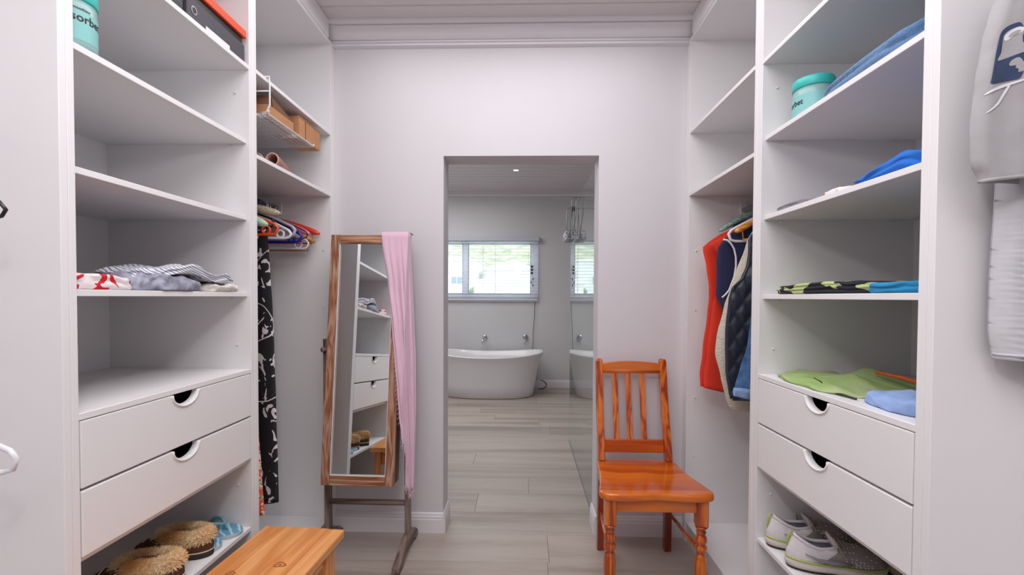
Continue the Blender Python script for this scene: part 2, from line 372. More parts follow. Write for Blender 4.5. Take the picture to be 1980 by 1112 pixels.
# ------------------------------------------------------------------ glass screen + caddy
gs = thing('shower_screen', 'tall frameless clear glass shower screen just beyond the doorway', 'screen', (.402, 3.25, 0))
MB().box(.398, .408, YW2+.004, 3.95, .006, 2.0).build('glass_panel', M_glass, gs)
MB().box(.396, .410, YW2+.004, 3.955, 0, .006).build('floor_channel', M_steel, gs)
MB().box(.394, .412, 3.87, 3.91, 1.975, 2.012).build('clamp', M_black, gs, bevel=.002)
MB().tube([(.403, 3.89, 2.012), (1.0, 3.89, 2.012)], .008, 8).build('support_bar', M_steel, gs, smooth=True)
cd = thing('shower_caddy', 'chrome wire shower caddy hooked over the top of the glass screen', 'caddy', (.39, 3.7, 1.8))
m_ = MB()
m_.tube([(.388, 3.385, 1.999), (.384, 3.55, 1.80), (.38, 3.60, 1.74)], .003, 6).tube([(.388, 3.385, 1.999), (.420, 3.385, 1.999), (.424, 3.42, 1.93)], .003, 6)
m_.tube([(.352, 3.385, 1.994), (.388, 3.385, 1.999)], .003, 6).tube([(.352, 3.385, 1.994), (.356, 3.50, 1.86), (.360, 3.60, 1.74)], .003, 6)
m_.tube([(.388, 3.76, 1.999), (.350, 3.76, 1.985), (.345, 3.76, 1.86), (.345, 3.70, 1.76)], .003, 6).tube([(.388, 3.76, 1.999), (.388, 3.74, 1.86), (.385, 3.66, 1.76)], .003, 6)
m_.build('hanging_frame', M_steel, cd, smooth=True)
m_ = MB()
for z, w in ((1.765, .0), (1.735, .0), (1.71, .004)):
    m_.tube([(.390, 3.50, z), (.33-w, 3.50, z), (.318-w, 3.54, z), (.318-w, 3.72, z), (.33-w, 3.76, z), (.390, 3.76, z)], .003, 6, closed=True)
for k in range(8): m_.tube([(.318, 3.53+.028*k, 1.765), (.322, 3.53+.028*k, 1.708), (.388, 3.53+.028*k, 1.708)], .002, 5)
m_.build('wire_basket', M_chrome, cd, smooth=True)
MB().box(.380, .396, 3.75, 3.77, 1.965, 2.004).build('hook_grip', M_black, cd, bevel=.002)
tag(MB().lathe([(.014, 0), (.016, .004), (.016, .04), (.008, .05), (.008, .06)], (.352, 3.62, 1.7105), 12).build('shampoo_bottle', mat('grey bottle', (170, 172, 175), .3), smooth=True), 'small pale bottle standing in the wire shower caddy', 'bottle')

# ------------------------------------------------------------------ outside
M_grass = mat('scrub hillside', (152, 158, 128), .9, rgb2=(196, 196, 172), scale=.6)
M_hw = mat('white render', (236, 236, 232), .8)
M_hg = mat('house window', (150, 170, 195), .3)
M_tree = mat('garden shrub leaves', (140, 150, 120), .9, var=.2, scale=2)
hv = []; nx_, ny_ = 50, 24
for j in range(ny_):
    for i in range(nx_):
        x = -110+i*4.5; yy = 70+j*5; hv.append((x, yy, -2+max(0, (yy-72))*.55+3*nz(x*.05, yy*.05)+1.2*nz(x*.2, yy*.2)))
hf = [(j*nx_+i, j*nx_+i+1, (j+1)*nx_+i+1, (j+1)*nx_+i) for j in range(ny_-1) for i in range(nx_-1)]
struct(MB().add(hv, hf).build('hillside', M_grass, smooth=True))
struct(MB().box(-60, 60, 8, 72, -2.2, -2.0).build('ground_outside', mat('pale paving outside', (200, 198, 190), .9)))
def house(loc, w, h, d, rh, label, wins, skew=0):
    t = thing('house', label, 'house', loc, 0, None)
    x, y, z = loc
    MB().box(x-w/2, x+w/2, y, y+d, z, z+h).build('house_wall', M_hw, t)
    MB().prism([(x-w/2-.3, z+h), (x+w/2+.3, z+h), (x+w/2+.3-skew, z+h+rh*.25), (x+w*.1, z+h+rh), (x-w/2-.3+skew, z+h+rh*.25)], 'y', y-.3, y+d+.3).build('house_roof', M_hw, t)
    for wx, wz, ww, wh in wins:
        f = MB().box(x+wx-ww/2, x+wx+ww/2, y-.06, y+.02, z+wz, z+wz+wh).build('house_window', M_hg, t)
        MB().box(x+wx-.04, x+wx+.04, y-.10, y-.05, z+wz, z+wz+wh).build('window_bar', M_hw, f)
house((-13.2, 60, -2), 14, 8.0, 9, .6, 'white flat-topped house seen at the left of the bathroom window', [(4.3, 5.0, 1.4, .9), (0, 5.0, 1.4, .9), (5.6, 2.0, 1.2, 1)])
house((-2.0, 62, -2), 6.4, 6.9, 9, 1.5, 'white house with a low gable seen through the middle of the blind', [(-.5, 4.9, 1.5, .95), (2.1, 4.8, .7, 1.1)], .4)
house((-1.6, 40, -2), 5.6, 4.4, 8, 1.0, 'low white garage nearest the bathroom window', [(2.2, .6, 1.2, .9), (-.6, .9, .8, .8)])
house((4.4, 52, -2), 4.0, 8.2, 9, .9, 'tall narrow white house at the right of the window view', [(.2, 4.6, 1, 1)], .2)
tv = MB()
for k in range(14):
    c = (-4.9+random.uniform(-.7, .7), 50+random.uniform(-1, 1), 1.2+random.uniform(-.8, 1.0)); r = random.uniform(.4, .8)
    tv.lathe([(r*math.sin(a), -r*math.cos(a)) for a in (0.15, .7, 1.2, 1.8, 2.4, 3.0)], c, 8)
tt = thing('shrub', 'grey-green shrub between the white houses outside the window', 'shrub', (-4.9, 50, -2))
tv.build('foliage', M_tree, tt, smooth=True); MB().tube([(-4.9, 50, -2), (-4.9, 50, 1)], .12, 6).build('stem', M_oakg, tt)

# ------------------------------------------------------------------ cabinets
def notch_front(mb, x0, x1, y0, y1, z0, z1, yn, rn=.047, out=.0):
    """drawer front slab in the YZ plane with a half-round finger notch in its top edge"""
    pts = [(y0, z0), (y1, z0), (y1, z1)]
    h = .034
    for k in range(15):
        a = PI*k/14; pts.append((yn+rn*math.cos(a), z1-h*math.sin(a)))
    pts.append((y0, z1))
    mb.prism(pts, 'x', x0, x1)
def front_drawer(parent, side, y0, y1, z0, z1, yn):
    X = XL if side < 0 else XR; sx = side
    f = MB(); xa, xb = sorted((X, X+sx*.018)); notch_front(f, xa, xb, y0+.003, y1-.003, z0+.002, z1-.002, yn)
    d = f.build('drawer', M_board, parent, bevel=.0025)
    xa, xb = sorted((X+sx*.020, X+sx*.48))
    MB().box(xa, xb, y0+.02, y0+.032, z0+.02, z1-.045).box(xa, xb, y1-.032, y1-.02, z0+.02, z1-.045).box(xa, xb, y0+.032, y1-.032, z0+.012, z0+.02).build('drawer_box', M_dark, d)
    # routed ring around the notch
    pts = []
    for k in range(17):
        a = PI*k/16; pts.append((X-sx*.0005, yn+.052*math.cos(a), z1-.003-.039*math.sin(a)))
    MB().tube(pts, .0035, 6).build('notch_edge', M_edge, d, smooth=True)
def peg(mb, x, y, z, d): mb.lathe([(.0, 0), (.003, 0), (.004, d*.003), (.003, d*.005), (0, d*.005)], (x, y, z), 8, 'y')
def tall(side, y0, y1, p0, p1, label):
    X, Bk = (XL, BL) if side < 0 else (XR, BR)
    def bx(mb, xa, xb, *r): a, b = sorted((xa, xb)); return mb.box(a, b, *r)
    t = thing('wardrobe_cabinet', label, 'cabinet', ((X+Bk)/2, (y0+y1)/2, 0))
    for a, b in ((p0, y0), (y1, p1)): bx(MB(), X, Bk, a, b, 0, 2.665).build('side_panel', M_board, t, bevel=.001, seg=1)
    bx(MB(), Bk-side*.006, Bk, y0, y1, .06, 2.66).build('back_panel', M_board, t)
    for zb, rec in ((2.082, 0), (1.815, .012), (1.536, .012), (1.257, .012), (.975, 0), (.386, .006), (2.40, .01)):
        s = bx(MB(), X+side*rec, Bk-side*.006, y0+.0005, y1-.0005, zb, zb+T).build('shelf', M_board, t, bevel=.0012, seg=1)
    pm = MB()
    for zb in (1.815, 1.536, 1.257):
        for xx in (.07, .46):
            for yy, dd in ((y0+.001, 1), (y1-.001, -1)): peg(pm, X+side*xx, yy, zb-.007, dd)
    for zb in (2.0, 1.08, .56): peg(pm, X+side*.05, y1-.001, zb, -1)
    o = pm.build('shelf_pegs', M_wire, t, smooth=True); o['kind'] = 'stuff'
    yn = (y0+y1)/2
    front_drawer(t, side, y0, y1, .8155, .975, yn); front_drawer(t, side, y0, y1, .657, .8135, yn)
    bx(MB(), X+side*.02, Bk-side*.006, y0, y1, .640, .652).build('drawer_base', M_board, t)
    bx(MB(), X+side*.03, X+side*.048, y0, y1, 0, .10).build('plinth', M_board, t)
    bx(MB(), X+side*.03, Bk-side*.006, y0, y1, .10, .116).build('shelf', M_board, t)
    return t
tall(-1, .998, 1.648, .981, 1.670, 'tall white open-shelved cabinet with two drawers, beside the pine bench')
tall(1, .988, 1.640, .968, 1.672, 'tall white open-shelved cabinet with two drawers, holding the sneakers')
def bay(side, y0, y1, far, label, zr=1.705):
    X, Bk = (XL, BL) if side < 0 else (XR, BR)
    def bx(mb, xa, xb, *r): a, b = sorted((xa, xb)); return mb.box(a, b, *r)
    t = thing('hanging_cabinet', label, 'cabinet', ((X+Bk)/2, (y0+y1)/2, 0))
    if far:
        bx(MB(), X, Bk, y0, y0+.022, 0, 2.665).build('side_panel', M_board, t, bevel=.001, seg=1)
        bx(MB(), X, Bk, 2.350, 2.372, 0, 2.56).build('side_panel', M_board, t, bevel=.001, seg=1)
        bx(MB(), X-side*.0, X+side*.016, 2.3725, 2.399, .0, 2.56).build('filler_strip', M_edge, t)
        a, b = y0+.022, 2.350
    else:
        bx(MB(), X, Bk, y1-.0175, y1, 0, 2.665).build('side_panel', M_board, t, bevel=.001, seg=1)
        bx(MB(), X, Bk, y0, y0+.018, 0, 2.665).build('side_panel', M_board, t, bevel=.001, seg=1)
        a, b = y0+.018, y1-.0175
    bx(MB(), Bk-side*.006, Bk, a, b, .06, 2.55).build('back_panel', M_board, t)
    zs = (2.093, 1.777) if far else ()
    for zb in zs: bx(MB(), X+side*.002, Bk-side*.006, a+.0005, b-.0005, zb, zb+T).build('shelf', M_board, t, bevel=.0012, seg=1)
    bx(MB(), X, Bk, a if far else y0, 2.399 if far else b, 2.558, 2.576).build('top_board', M_board, t, bevel=.001, seg=1)
    bx(MB(), X-side*.004, X+side*.014, a if far else y0, 2.322 if far else b, 2.577, 2.669).build('fascia', M_edge, t, bevel=.003)
    bx(MB(), X+side*.008, Bk-side*.006, a+.0005, b-.0005, .082, .100).build('base_board', M_board, t, bevel=.001, seg=1)
    bx(MB(), X+side*.010, X+side*.026, a, b, 0, .081).build('plinth', M_board, t)
    rx = X+side*(.275 if far else (.22 if side < 0 else .275))
    for z in ((zr,) if far else ((1.61, 1.12) if side < 0 else (2.02,))):
        MB().tube([(rx, a+.002, z), (rx, b-.002, z)], .0125, 12).build('hanging_rail', M_chrome, t, smooth=True)
        for yy, q in ((a, 1), (b, -1)): MB().box(rx-.02, rx+.02, *sorted((yy, yy+q*.008)), z-.026, z+.04).build('rail_bracket', M_wire, t, bevel=.004)
    if not far: return t
    pm = MB()
    for z in (1.5, 1.2, .75, .45): peg(pm, X+side*.04, b-.001, z, -1)
    o = pm.build('screw_caps', M_wire, t, smooth=True); o['kind'] = 'stuff'
    return t
bay(-1, 1.6705, 2.40, True, 'white hanging cabinet beside the tall mirror, full of coloured hangers')
bay(1, 1.6725, 2.40, True, 'white hanging cabinet beside the orange chair, with hanging vests and jackets')
bay(-1, -.05, .9805, False, 'white hanging cabinet at the edge of the photo with the two empty hangers')
bay(1, -.05, .9675, False, 'white hanging cabinet at the edge of the photo holding the grey printed shirt')

# ------------------------------------------------------------------ orange chair
def chair():
    t = thing('dining_chair', 'orange varnished pine chair with slatted back and turned front legs', 'chair', (.55, 2.05, 0))
    # seat outline (x, y): waisted sides, wavy front
    top = [(.372, 2.255), (.45, 2.262), (.55, 2.264), (.65, 2.262), (.728, 2.252), (.745, 2.215), (.742, 2.14), (.752, 2.06), (.768, 1.98), (.785, 1.905), (.788, 1.872), (.772, 1.850),
           (.72, 1.842), (.66, 1.842), (.61, 1.852), (.55, 1.860), (.49, 1.852), (.44, 1.842), (.38, 1.842), (.335, 1.850), (.314, 1.875), (.318, 1.91), (.334, 1.98), (.346, 2.06), (.352, 2.14), (.352, 2.215)]
    cx, cy = .55, 2.05; n = len(top)
    rings = []
    for sc, z in ((.965, .426), (.992, .430), (1.0, .440), (.998, .450), (.985, .457), (.96, .4595)):
        rings.append([(cx+(x-cx)*sc, cy+(y-cy)*sc, z) for x, y in top])
    for sc in (.8, .6, .4, .2):
        r = []
        for x, y in top:
            X, Y = cx+(x-cx)*sc, cy+(y-cy)*sc
            dish = .010*math.exp(-(((X-cx-.095)/.075)**2+((Y-cy-.0)/.12)**2))+.010*math.exp(-(((X-cx+.095)/.075)**2+((Y-cy)/.12)**2))
            r.append((X, Y, .4595-dish))
        rings.append(r)
    MB().loft(rings).build('seat', M_chair, t, smooth=True, sub=2)
    def post(x0, x1, xt0, xt1, nm):
        path = [(0, 2.268, .019), (.2, 2.256, .019), (.40, 2.245, .021), (.46, 2.243, .021), (.55, 2.262, .020), (.66, 2.292, .019), (.78, 2.318, .018), (.88, 2.332, .018), (.935, 2.340, .017), (.948, 2.342, .012)]
        rings = []
        for z, y, h in path:
            f = min(1, z/.9); a, b = lerp(x0, xt0, f), lerp(x1, xt1, f)
            if z > .94: a += .004; b -= .004
            rings.append([(a, y-h, z), (b, y-h, z), (b, y+h, z), (a, y+h, z)])
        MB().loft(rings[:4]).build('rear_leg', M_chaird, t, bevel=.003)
        MB().loft(rings[3:]).build('back_post', M_chairz, t, bevel=.004)
    post(.370, .402, .368, .402, 'l'); post(.702, .736, .690, .724, 'r')
    # rails
    def rail(z0, z1, y, arch, nm):
        a, b = .400, .694; m = MB(); k = 14; bot = []; tp = []
        for i in range(k+1):
            x = lerp(a, b, i/k); tp.append((x, z1+arch*(1-(2*i/k-1)**2)))
        m.prism([(a, z0), (b, z0)]+tp[::-1], 'y', y-.010, y+.010)
        return m.build(nm, M_chair, t, bevel=.003)
    rail(.874, .925, 2.330, .012, 'top_rail')
    MB().tube([(.402, 2.319, .889), (.692, 2.319, .889)], .003, 6).tube([(.402, 2.319, .882), (.692, 2.319, .882)], .002, 6).build('rail_bead', M_chair, t, smooth=True)
    rail(.492, .556, 2.262, 0, 'lower_rail')
    for x in (.464, .531, .601):
        m = MB(); rr = []
        for z, y in ((.54, 2.262), (.66, 2.290), (.78, 2.314), (.885, 2.330)):
            rr.append([(x-.0135, y-.006, z), (x+.0135, y-.006, z), (x+.0135, y+.006, z), (x-.0135, y+.006, z)])
        m.loft(rr).build('back_slat', M_chairz, t, bevel=.002)
    # aprons
    MB().box(.365, .735, 1.878, 1.896, .372, .427).build('apron', M_chair, t, bevel=.002)
    for a, b in ((.352, .372), (.728, .748)):
        MB().hexa([(a, 1.90, .372), (a+.018, 1.90, .372), (a+.036 if a < .5 else a-.018, 2.24, .372), (a+.018 if a < .5 else a-.036, 2.24, .372),
                   (a, 1.90, .427), (a+.018, 1.90, .427), (a+.036 if a < .5 else a-.018, 2.24, .427), (a+.018 if a < .5 else a-.036, 2.24, .427)]).build('apron', M_chair, t)
    MB().box(.40, .70, 2.232, 2.250, .372, .427).build('apron', M_chair, t)
    prof = [(.024, .318), (.026, .314), (.022, .308), (.015, .302), (.019, .296), (.020, .290), (.015, .284), (.019, .278), (.0245, .264), (.0235, .252), (.016, .243), (.0235, .232), (.0245, .222), (.018, .208), (.014, .203), (.019, .197), (.0225, .190), (.021, .183), (.0245, .17), (.026, .14), (.0235, .09), (.018, .03), (.016, .0)]
    for x in (.362, .738):
        m = MB(); m.lathe([(r, z) for r, z in prof][::-1], (x, 1.886, 0), 20).build('front_leg', M_chairz, t, smooth=True)
        MB().box(x-.0235, x+.0235, 1.864, 1.910, .318, .4265).build('leg_block', M_chairz, t, bevel=.004)
    for a, b in (((.362, 1.89, .205), (.386, 2.252, .200)), ((.738, 1.89, .205), (.719, 2.252, .200))):
        MB().tube([a, tuple(lerp(p, q, .5) for p, q in zip(a, b)), b], [.007, .010, .007], 10).build('stretcher', M_chair, t, smooth=True)
chair()
# ------------------------------------------------------------------ pine bench
def bench():
    t = thing('bench', 'honey pine bench with a knotty plank top, in front of the left drawers', 'bench', (-.772, 1.577, 0), -.059)
    W2 = .145; L = .78; xs = [-W2, -.062, .022, .088, W2]
    for a, b in zip(xs, xs[1:]):
        MB().box(a+.0003, b-.0003, -L, 0, .412, .440).build('seat_board', M_pine, t, bevel=.0035 if a in (xs[0], xs[3]) else .0008, local=True)
    for x, y, a in ((-.075, -.275, .013), (.045, -.222, .017)):
        q = []
        for k in range(20):
            th = 2*PI*k/20; r = a*(1+.18*math.sin(3*th+x*50)); q.append((x+r*math.cos(th)*1.1, y+r*math.sin(th)*.8, ))
        MB().prism(q, 'z', .4398, .4403).build('knot', M_knot, t, local=True)
        MB().prism([(x+(px-x)*.6, y+(py-y)*.6) for px, py in q], 'z', .4403, .4405).build('knot', M_pine, t, local=True)
        MB().prism([(x+(px-x)*.35, y+(py-y)*.35) for px, py in q], 'z', .4405, .4407).build('knot', M_knot, t, local=True)
    for y in (-.065, -L+.065):
        for x in (-.108, .108):
            MB().box(x-.020, x+.020, y-.030, y+.030, 0, .4118).build('leg', M_pinex, t, bevel=.003, local=True)
        MB().box(-.0875, .0875, y-.010, y+.010, .33, .4118).build('apron', M_pinex, t, bevel=.002, local=True)
    for x in (-.108, .108):
        MB().box(x-.010, x+.010, -L+.0955, -.0955, .36, .4118).build('apron', M_pine, t, bevel=.002, local=True)
        MB().box(x-.010, x+.010, -L+.0955, -.0955, .12, .16).build('stretcher', M_pine, t, bevel=.002, local=True)
bench()
# ------------------------------------------------------------------ standing mirror
def mirror():
    t = thing('cheval_mirror', 'tall standing mirror in a brown wooden frame leaning back on its stand', 'mirror', (-.775, 2.18, 0))
    O = Vector((-.955, 2.10, .370)); w = Vector((.023, .080, 1.185)).normalized(); u = Vector((1, -.012, -.006)).normalized(); n = w.cross(u).normalized()
    if n.y < 0: n = -n
    Wd, Ht, D = .348, 1.19, .095
    P = lambda a, b, c: tuple(O+u*a+w*b+n*c)
    def slab(a0, a1, b0, b1, c0, c1): return MB().hexa([P(a0, b0, c0), P(a1, b0, c0), P(a1, b0, c1), P(a0, b0, c1), P(a0, b1, c0), P(a1, b1, c0), P(a1, b1, c1), P(a0, b1, c1)])
    b_ = .041
    slab(0, b_, 0, Ht, 0, .022).build('frame_bar', M_oak, t, bevel=.002)
    slab(Wd-b_, Wd, 0, Ht, 0, .022).build('frame_bar', M_oak, t, bevel=.002)
    slab(b_+.001, Wd-b_-.001, 0, .044, 0, .022).build('frame_bar', M_oakx, t, bevel=.002)
    slab(b_+.001, Wd-b_-.001, Ht-.041, Ht, 0, .022).build('frame_bar', M_oakx, t, bevel=.002)
    slab(.003, Wd-.003, .003, Ht-.003, .024, D).build('cabinet_box', M_oakg, t, bevel=.002)
    slab(b_, Wd-b_, .044, Ht-.041, .012, .016).build('mirror_glass', M_mirror, t)
    s_ = MB()
    for a, b in (((b_+.002, .046), (b_+.002, Ht-.043)), ((Wd-b_-.002, .046), (Wd-b_-.002, Ht-.043)), ((b_+.002, .046), (Wd-b_-.002, .046))):
        s_.tube([P(a[0], a[1], .006), P(b[0], b[1], .006)], .0024, 6)
    s_.build('silver_edge', M_edge, t)
    for x, sx in ((-.972, -1), (-.572, 1)):
        m = MB(); m.hexa([(x-.011, 2.205, .05), (x+.011, 2.205, .05), (x+.011, 2.255, .05), (x-.011, 2.255, .05), (x-.011, 2.195, 1.05), (x+.011, 2.195, 1.05), (x+.011, 2.235, 1.05), (x-.011, 2.235, 1.05)])
        m.build('post', M_oakg, t, bevel=.003)
        MB().lathe([(.0, -.012), (.012, -.012), (.014, -.006), (.014, .004), (.005, .012), (.005, .02)], (x, 2.185, 1.0), 12, 'x').build('pivot_knob', M_oakg, t, smooth=True)
        foot = [(2.372, 0), (2.372, .028), (2.33, .060), (2.27, .085), (2.19, .085), (2.12, .066), (2.06, .050), (2.015, .040), (2.0, .022), (2.0, 0), (2.06, 0), (2.09, .012), (2.14, .030), (2.23, .034), (2.30, .024), (2.33, 0)]
        MB().prism(foot, 'x', x-.017, x+.017).build('foot', M_oakgy, t, bevel=.003)
    MB().tube([(-.962, 2.225, .238), (-.582, 2.225, .236)], .0135, 12).build('cross_rail', M_oakgx, t, smooth=True)
mirror()
# ------------------------------------------------------------------ pink scarf
def scarf():
    m = mat('sheer pink weave', (236, 198, 217), .85, var=.03, scale=6, bump=.15, bscale=250, sheen=.4)
    nt, N, L, p = nodes_of(m)
    tr = N.new('ShaderNodeBsdfTransparent'); tr.inputs[0].default_value = hexlin(250, 222, 236); mx = N.new('ShaderNodeMixShader'); mx.inputs[0].default_value = .13
    L.new(p.outputs[0], mx.inputs[1]); L.new(tr.outputs[0], mx.inputs[2]); L.new(mx.outputs[0], N['Material Output'].inputs[0])
    t = thing('scarf', 'pale pink fringed scarf draped over the top corner of the standing mirror', 'scarf', (-.60, 2.17, 1.0))
    tabL = [(.30, -.560), (.55, -.566), (.62, -.574), (.70, -.586), (.825, -.598), (.97, -.612), (1.115, -.626), (1.31, -.650), (1.57, -.688)]
    tabR = [(.30, -.532), (.55, -.530), (.70, -.528), (.97, -.532), (1.115, -.540), (1.31, -.550), (1.50, -.562), (1.57, -.562)]
    def Y0(z): return 2.10+.0717*(z-.37)      # mirror face plane
    ns, nt_ = 44, 46; v = []
    rows = []
    # part behind the top: 3 rows going back
    for j in range(3):
        r = []
        for i in range(ns+1):
            s = i/ns; x = lerp(-.688, -.560, s); r.append((x, 2.186+.115-.045*j+.002*math.sin(s*20), 1.572+.004*math.sin(PI*s)+.003*(j == 1)))
        rows.append(r)
    for j in range(nt_+1):
        tt = j/nt_; r = []
        for i in range(ns+1):
            s = i/ns
            zb = lerp(.565, .335, min(1, max(0, (s-.12)/.25)))+.010*math.sin(s*37)
            z = lerp(1.570, zb, tt)
            xl = pl(tabL, z)[0]; xr = pl(tabR, z)[0]; xc = -.600+.0195*(z-.37)+.020
            xc = max(xc, xl+.006)
            yf = Y0(z)-.010; yb = yf+.085
            l1 = xc-xl; l2 = math.hypot(xr-xc, yb-yf); f = l1/(l1+l2)
            if s < f: q = s/f; x, y = lerp(xl, xc, q), yf
            else: q = (s-f)/(1-f); x, y = lerp(xc, xr, q), lerp(yf, yb, q)
            amp = .0035*min(1, tt*3)+.003*tt
            fold = math.sin(s*31+2*nz(tt*2, 3)+z*1.5)*amp+math.sin(s*13+z*3)*amp*.9
            sag = -.004*math.sin(PI*min(1, tt*4))
            v1 = (x+fold*.35+.006*tt*abs(math.sin(s*9)), y-abs(fold)*1.4+sag+.0, z)
            r.append(v1)
        rows.append(r)
    o = MB().loft(rows, False, False, closed=False).build('cloth', m, t, smooth=True)
    q = o.modifiers.new('th', 'SOLIDIFY'); q.thickness = .0012
    fr = MB(); last = rows[-1]
    for i in range(0, ns, 1):
        a = Vector(last[i]); k = random.uniform(.012, .03)
        fr.tube([tuple(a+Vector((0, 0, .004))), tuple(a+Vector((random.uniform(-.004, .004), random.uniform(-.003, .003), -k*.5))), tuple(a+Vector((random.uniform(-.006, .006), 0, -k)))], .0009, 4)
    for j in range(26, 42):
        a = Vector(rows[3+j][0])
        fr.tube([tuple(a), tuple(a+Vector((-.004-random.random()*.004, -.002, -.012)))], .0009, 4)
    f = fr.build('fringe', m, t); f['kind'] = 'stuff'
scarf()

# ------------------------------------------------------------------ jars with lettering
def text_mesh(txt, size):
    cu = bpy.data.curves.new('lettering', 'FONT'); cu.body = txt; cu.size = size; cu.resolution_u = 3
    try: cu.offset = size*.02
    except Exception: pass
    ob = bpy.data.objects.new('lettering', cu); COL.objects.link(ob)
    dg = bpy.context.evaluated_depsgraph_get(); me = bpy.data.meshes.new_from_object(ob.evaluated_get(dg))
    bpy.data.objects.remove(ob); bpy.data.curves.remove(cu)
    v = [tuple(q.co) for q in me.vertices]; f = [tuple(p.vertices) for p in me.polygons]; bpy.data.meshes.remove(me)
    return v, f
M_teal = mat('turquoise lid', (62, 190, 182), .35)
M_jar = mat('pale aqua jar', (142, 180, 178), .25)
M_jarlab = mat('jar label', (132, 192, 190), .4)
M_ink = mat('black ink', (14, 18, 20), .5)
def jar(x, y, z, r, h, ang, label, lh, txs, sub=None):
    t = thing('cosmetic_jar', label, 'jar', (x, y, z))
    MB().lathe([(r*.9, 0), (r*.97, .004), (r, .012), (r, h*.62), (r*.97, h*.66), (r*.97, h*.76)], (x, y, z), 40).build('jar_body', M_jar, t, smooth=True)
    MB().lathe([(r*1.005, h*.12), (r*1.005, h*.58)], (x, y, z), 40, cap=False).build('label_band', M_jarlab, t, smooth=True)
    MB().lathe([(r*1.0, h*.765), (r*1.03, h*.78), (r*1.03, h*.96), (r*.99, h), (0.001, h*1.0)], (x, y, z), 40).build('lid', M_teal, t, smooth=True)
    for txt, size, hh, off in txs:
        v, f = text_mesh(txt, size); w = max(p[0] for p in v)-min(p[0] for p in v); x0 = min(p[0] for p in v)
        # keep only the letters' front: wrap around the jar
        vv = []
        for p in v:
            a = ang+off+(p[0]-x0-w/2)/r; R = r*1.012
            vv.append((x+R*math.sin(a), y-R*math.cos(a), z+hh+p[1]))
        MB().add(vv, f).build('lettering', M_ink, t)
jar(-1.072, 1.056, 1.8315, .050, .145, math.radians(45), 'turquoise-lidded jar with black lettering on the tall open shelves by the near side panel', 0, [('sorbet', .026, .060, .72), ('smoothing', .009, .086, .40)])
jar(.928, 1.505, 1.8315, .058, .128, math.radians(-32), 'turquoise-lidded jar with black lettering on the shelf beside the denim-blue towel', 0, [('sorbet', .024, .045, -1.02)])

# ------------------------------------------------------------------ folded cloth
def folded(name, label, cat, m, cx, cy, z0, lx, ly, h, seed=0, layers=2, wr=.004, hf=None, e=3.2, rz=0, base=None, sub=1, n=56, group=None, crump=0):
    """soft folded textile: stacked side folds, wrinkled top. hf(u,v)->height factor, base(u,v)->height of what lies below"""
    rings = []
    prof = [(0.0, 0), (.5, 0), (.93, 0)]
    for k in range(layers):
        a = k/layers; b = (k+1)/layers
        prof += [(.975, a+.02/layers), (1.0, lerp(a, b, .3)), (1.0, lerp(a, b, .65)), (.975, lerp(a, b, .93))]
    prof += [(.93, 1.0), (.8, 1.02), (.6, 1.03), (.4, 1.03), (.2, 1.02), (.0, 1.02)]
    for pi, (sc, zh) in enumerate(prof):
        r = []
        for k in range(n):
            th = 2*PI*k/n; c, s = math.cos(th), math.sin(th)
            ux = abs(c)**(2/e)*(1 if c > 0 else -1); uy = abs(s)**(2/e)*(1 if s > 0 else -1)
            wob = 1+.05*nz(ux*2+seed, uy*2, zh*2.5)+.03*nz(ux*5+seed, uy*5, zh*6)
            if crump: wob += crump*(nz(ux*4+seed, uy*4, zh*4)+.5*nz(ux*9, uy*9+seed, zh*7)); wob = min(wob, 1.10)
            u, v = ux*sc*wob, uy*sc*wob
            H = h*(hf(u, v) if hf else 1)
            B = base(u, v) if base else 0
            top = zh*H
            w = 0
            if pi > 2: w = wr*(nz(u*2.2+seed, v*2.2, 1)*1.4+nz(u*5+seed, v*3, 3)+.6*abs(nz(u*9, v*9+seed, 5)))*min(1, zh*2)
            x, y = u*lx/2, v*ly/2
            cr, sr = math.cos(rz), math.sin(rz)
            r.append((cx+x*cr-y*sr, cy+x*sr+y*cr, z0+B+max(0.0003, top+w) if pi > 0 else z0+B+.0002))
        rings.append(r)
    o = MB().loft(rings).build(name, m, smooth=True, sub=sub)
    return tag(o, label, cat, group)
def stripes(name, a, b, scale, axis=(1, 0, 0), width=.5, rough=.8, third=None):
    m = mat(name, a, rough, bump=.15, bscale=120); nt, N, L, p = nodes_of(m)
    tc = N.new('ShaderNodeTexCoord'); mp = N.new('ShaderNodeMapping')
    dt = N.new('ShaderNodeVectorMath'); dt.operation = 'DOT_PRODUCT'; dt.inputs[1].default_value = axis
    no = N.new('ShaderNodeTexNoise'); no.inputs['Scale'].default_value = 9; L.new(tc.outputs['Object'], no.inputs['Vector'])
    L.new(tc.outputs['Object'], mp.inputs[0]); L.new(mp.outputs[0], dt.inputs[0])
    a1 = N.new('ShaderNodeMath'); a1.operation = 'MULTIPLY_ADD'; a1.inputs[1].default_value = .035; L.new(no.outputs[0], a1.inputs[0]); L.new(dt.outputs['Value'], a1.inputs[2])
    mu = N.new('ShaderNodeMath'); mu.operation = 'MULTIPLY'; mu.inputs[1].default_value = scale; L.new(a1.outputs[0], mu.inputs[0])
    fr = N.new('ShaderNodeMath'); fr.operation = 'FRACT'; L.new(mu.outputs[0], fr.inputs[0])
    st = [(0, a), (width, b)] if not third else [(0, a), (width, b), (width+.25, third), (width+.35, a)]
    cr = ramp(N, st, 'CONSTANT'); L.new(fr.outputs[0], cr.inputs[0]); L.new(cr.outputs[0], p.inputs['Base Color'])
    return m
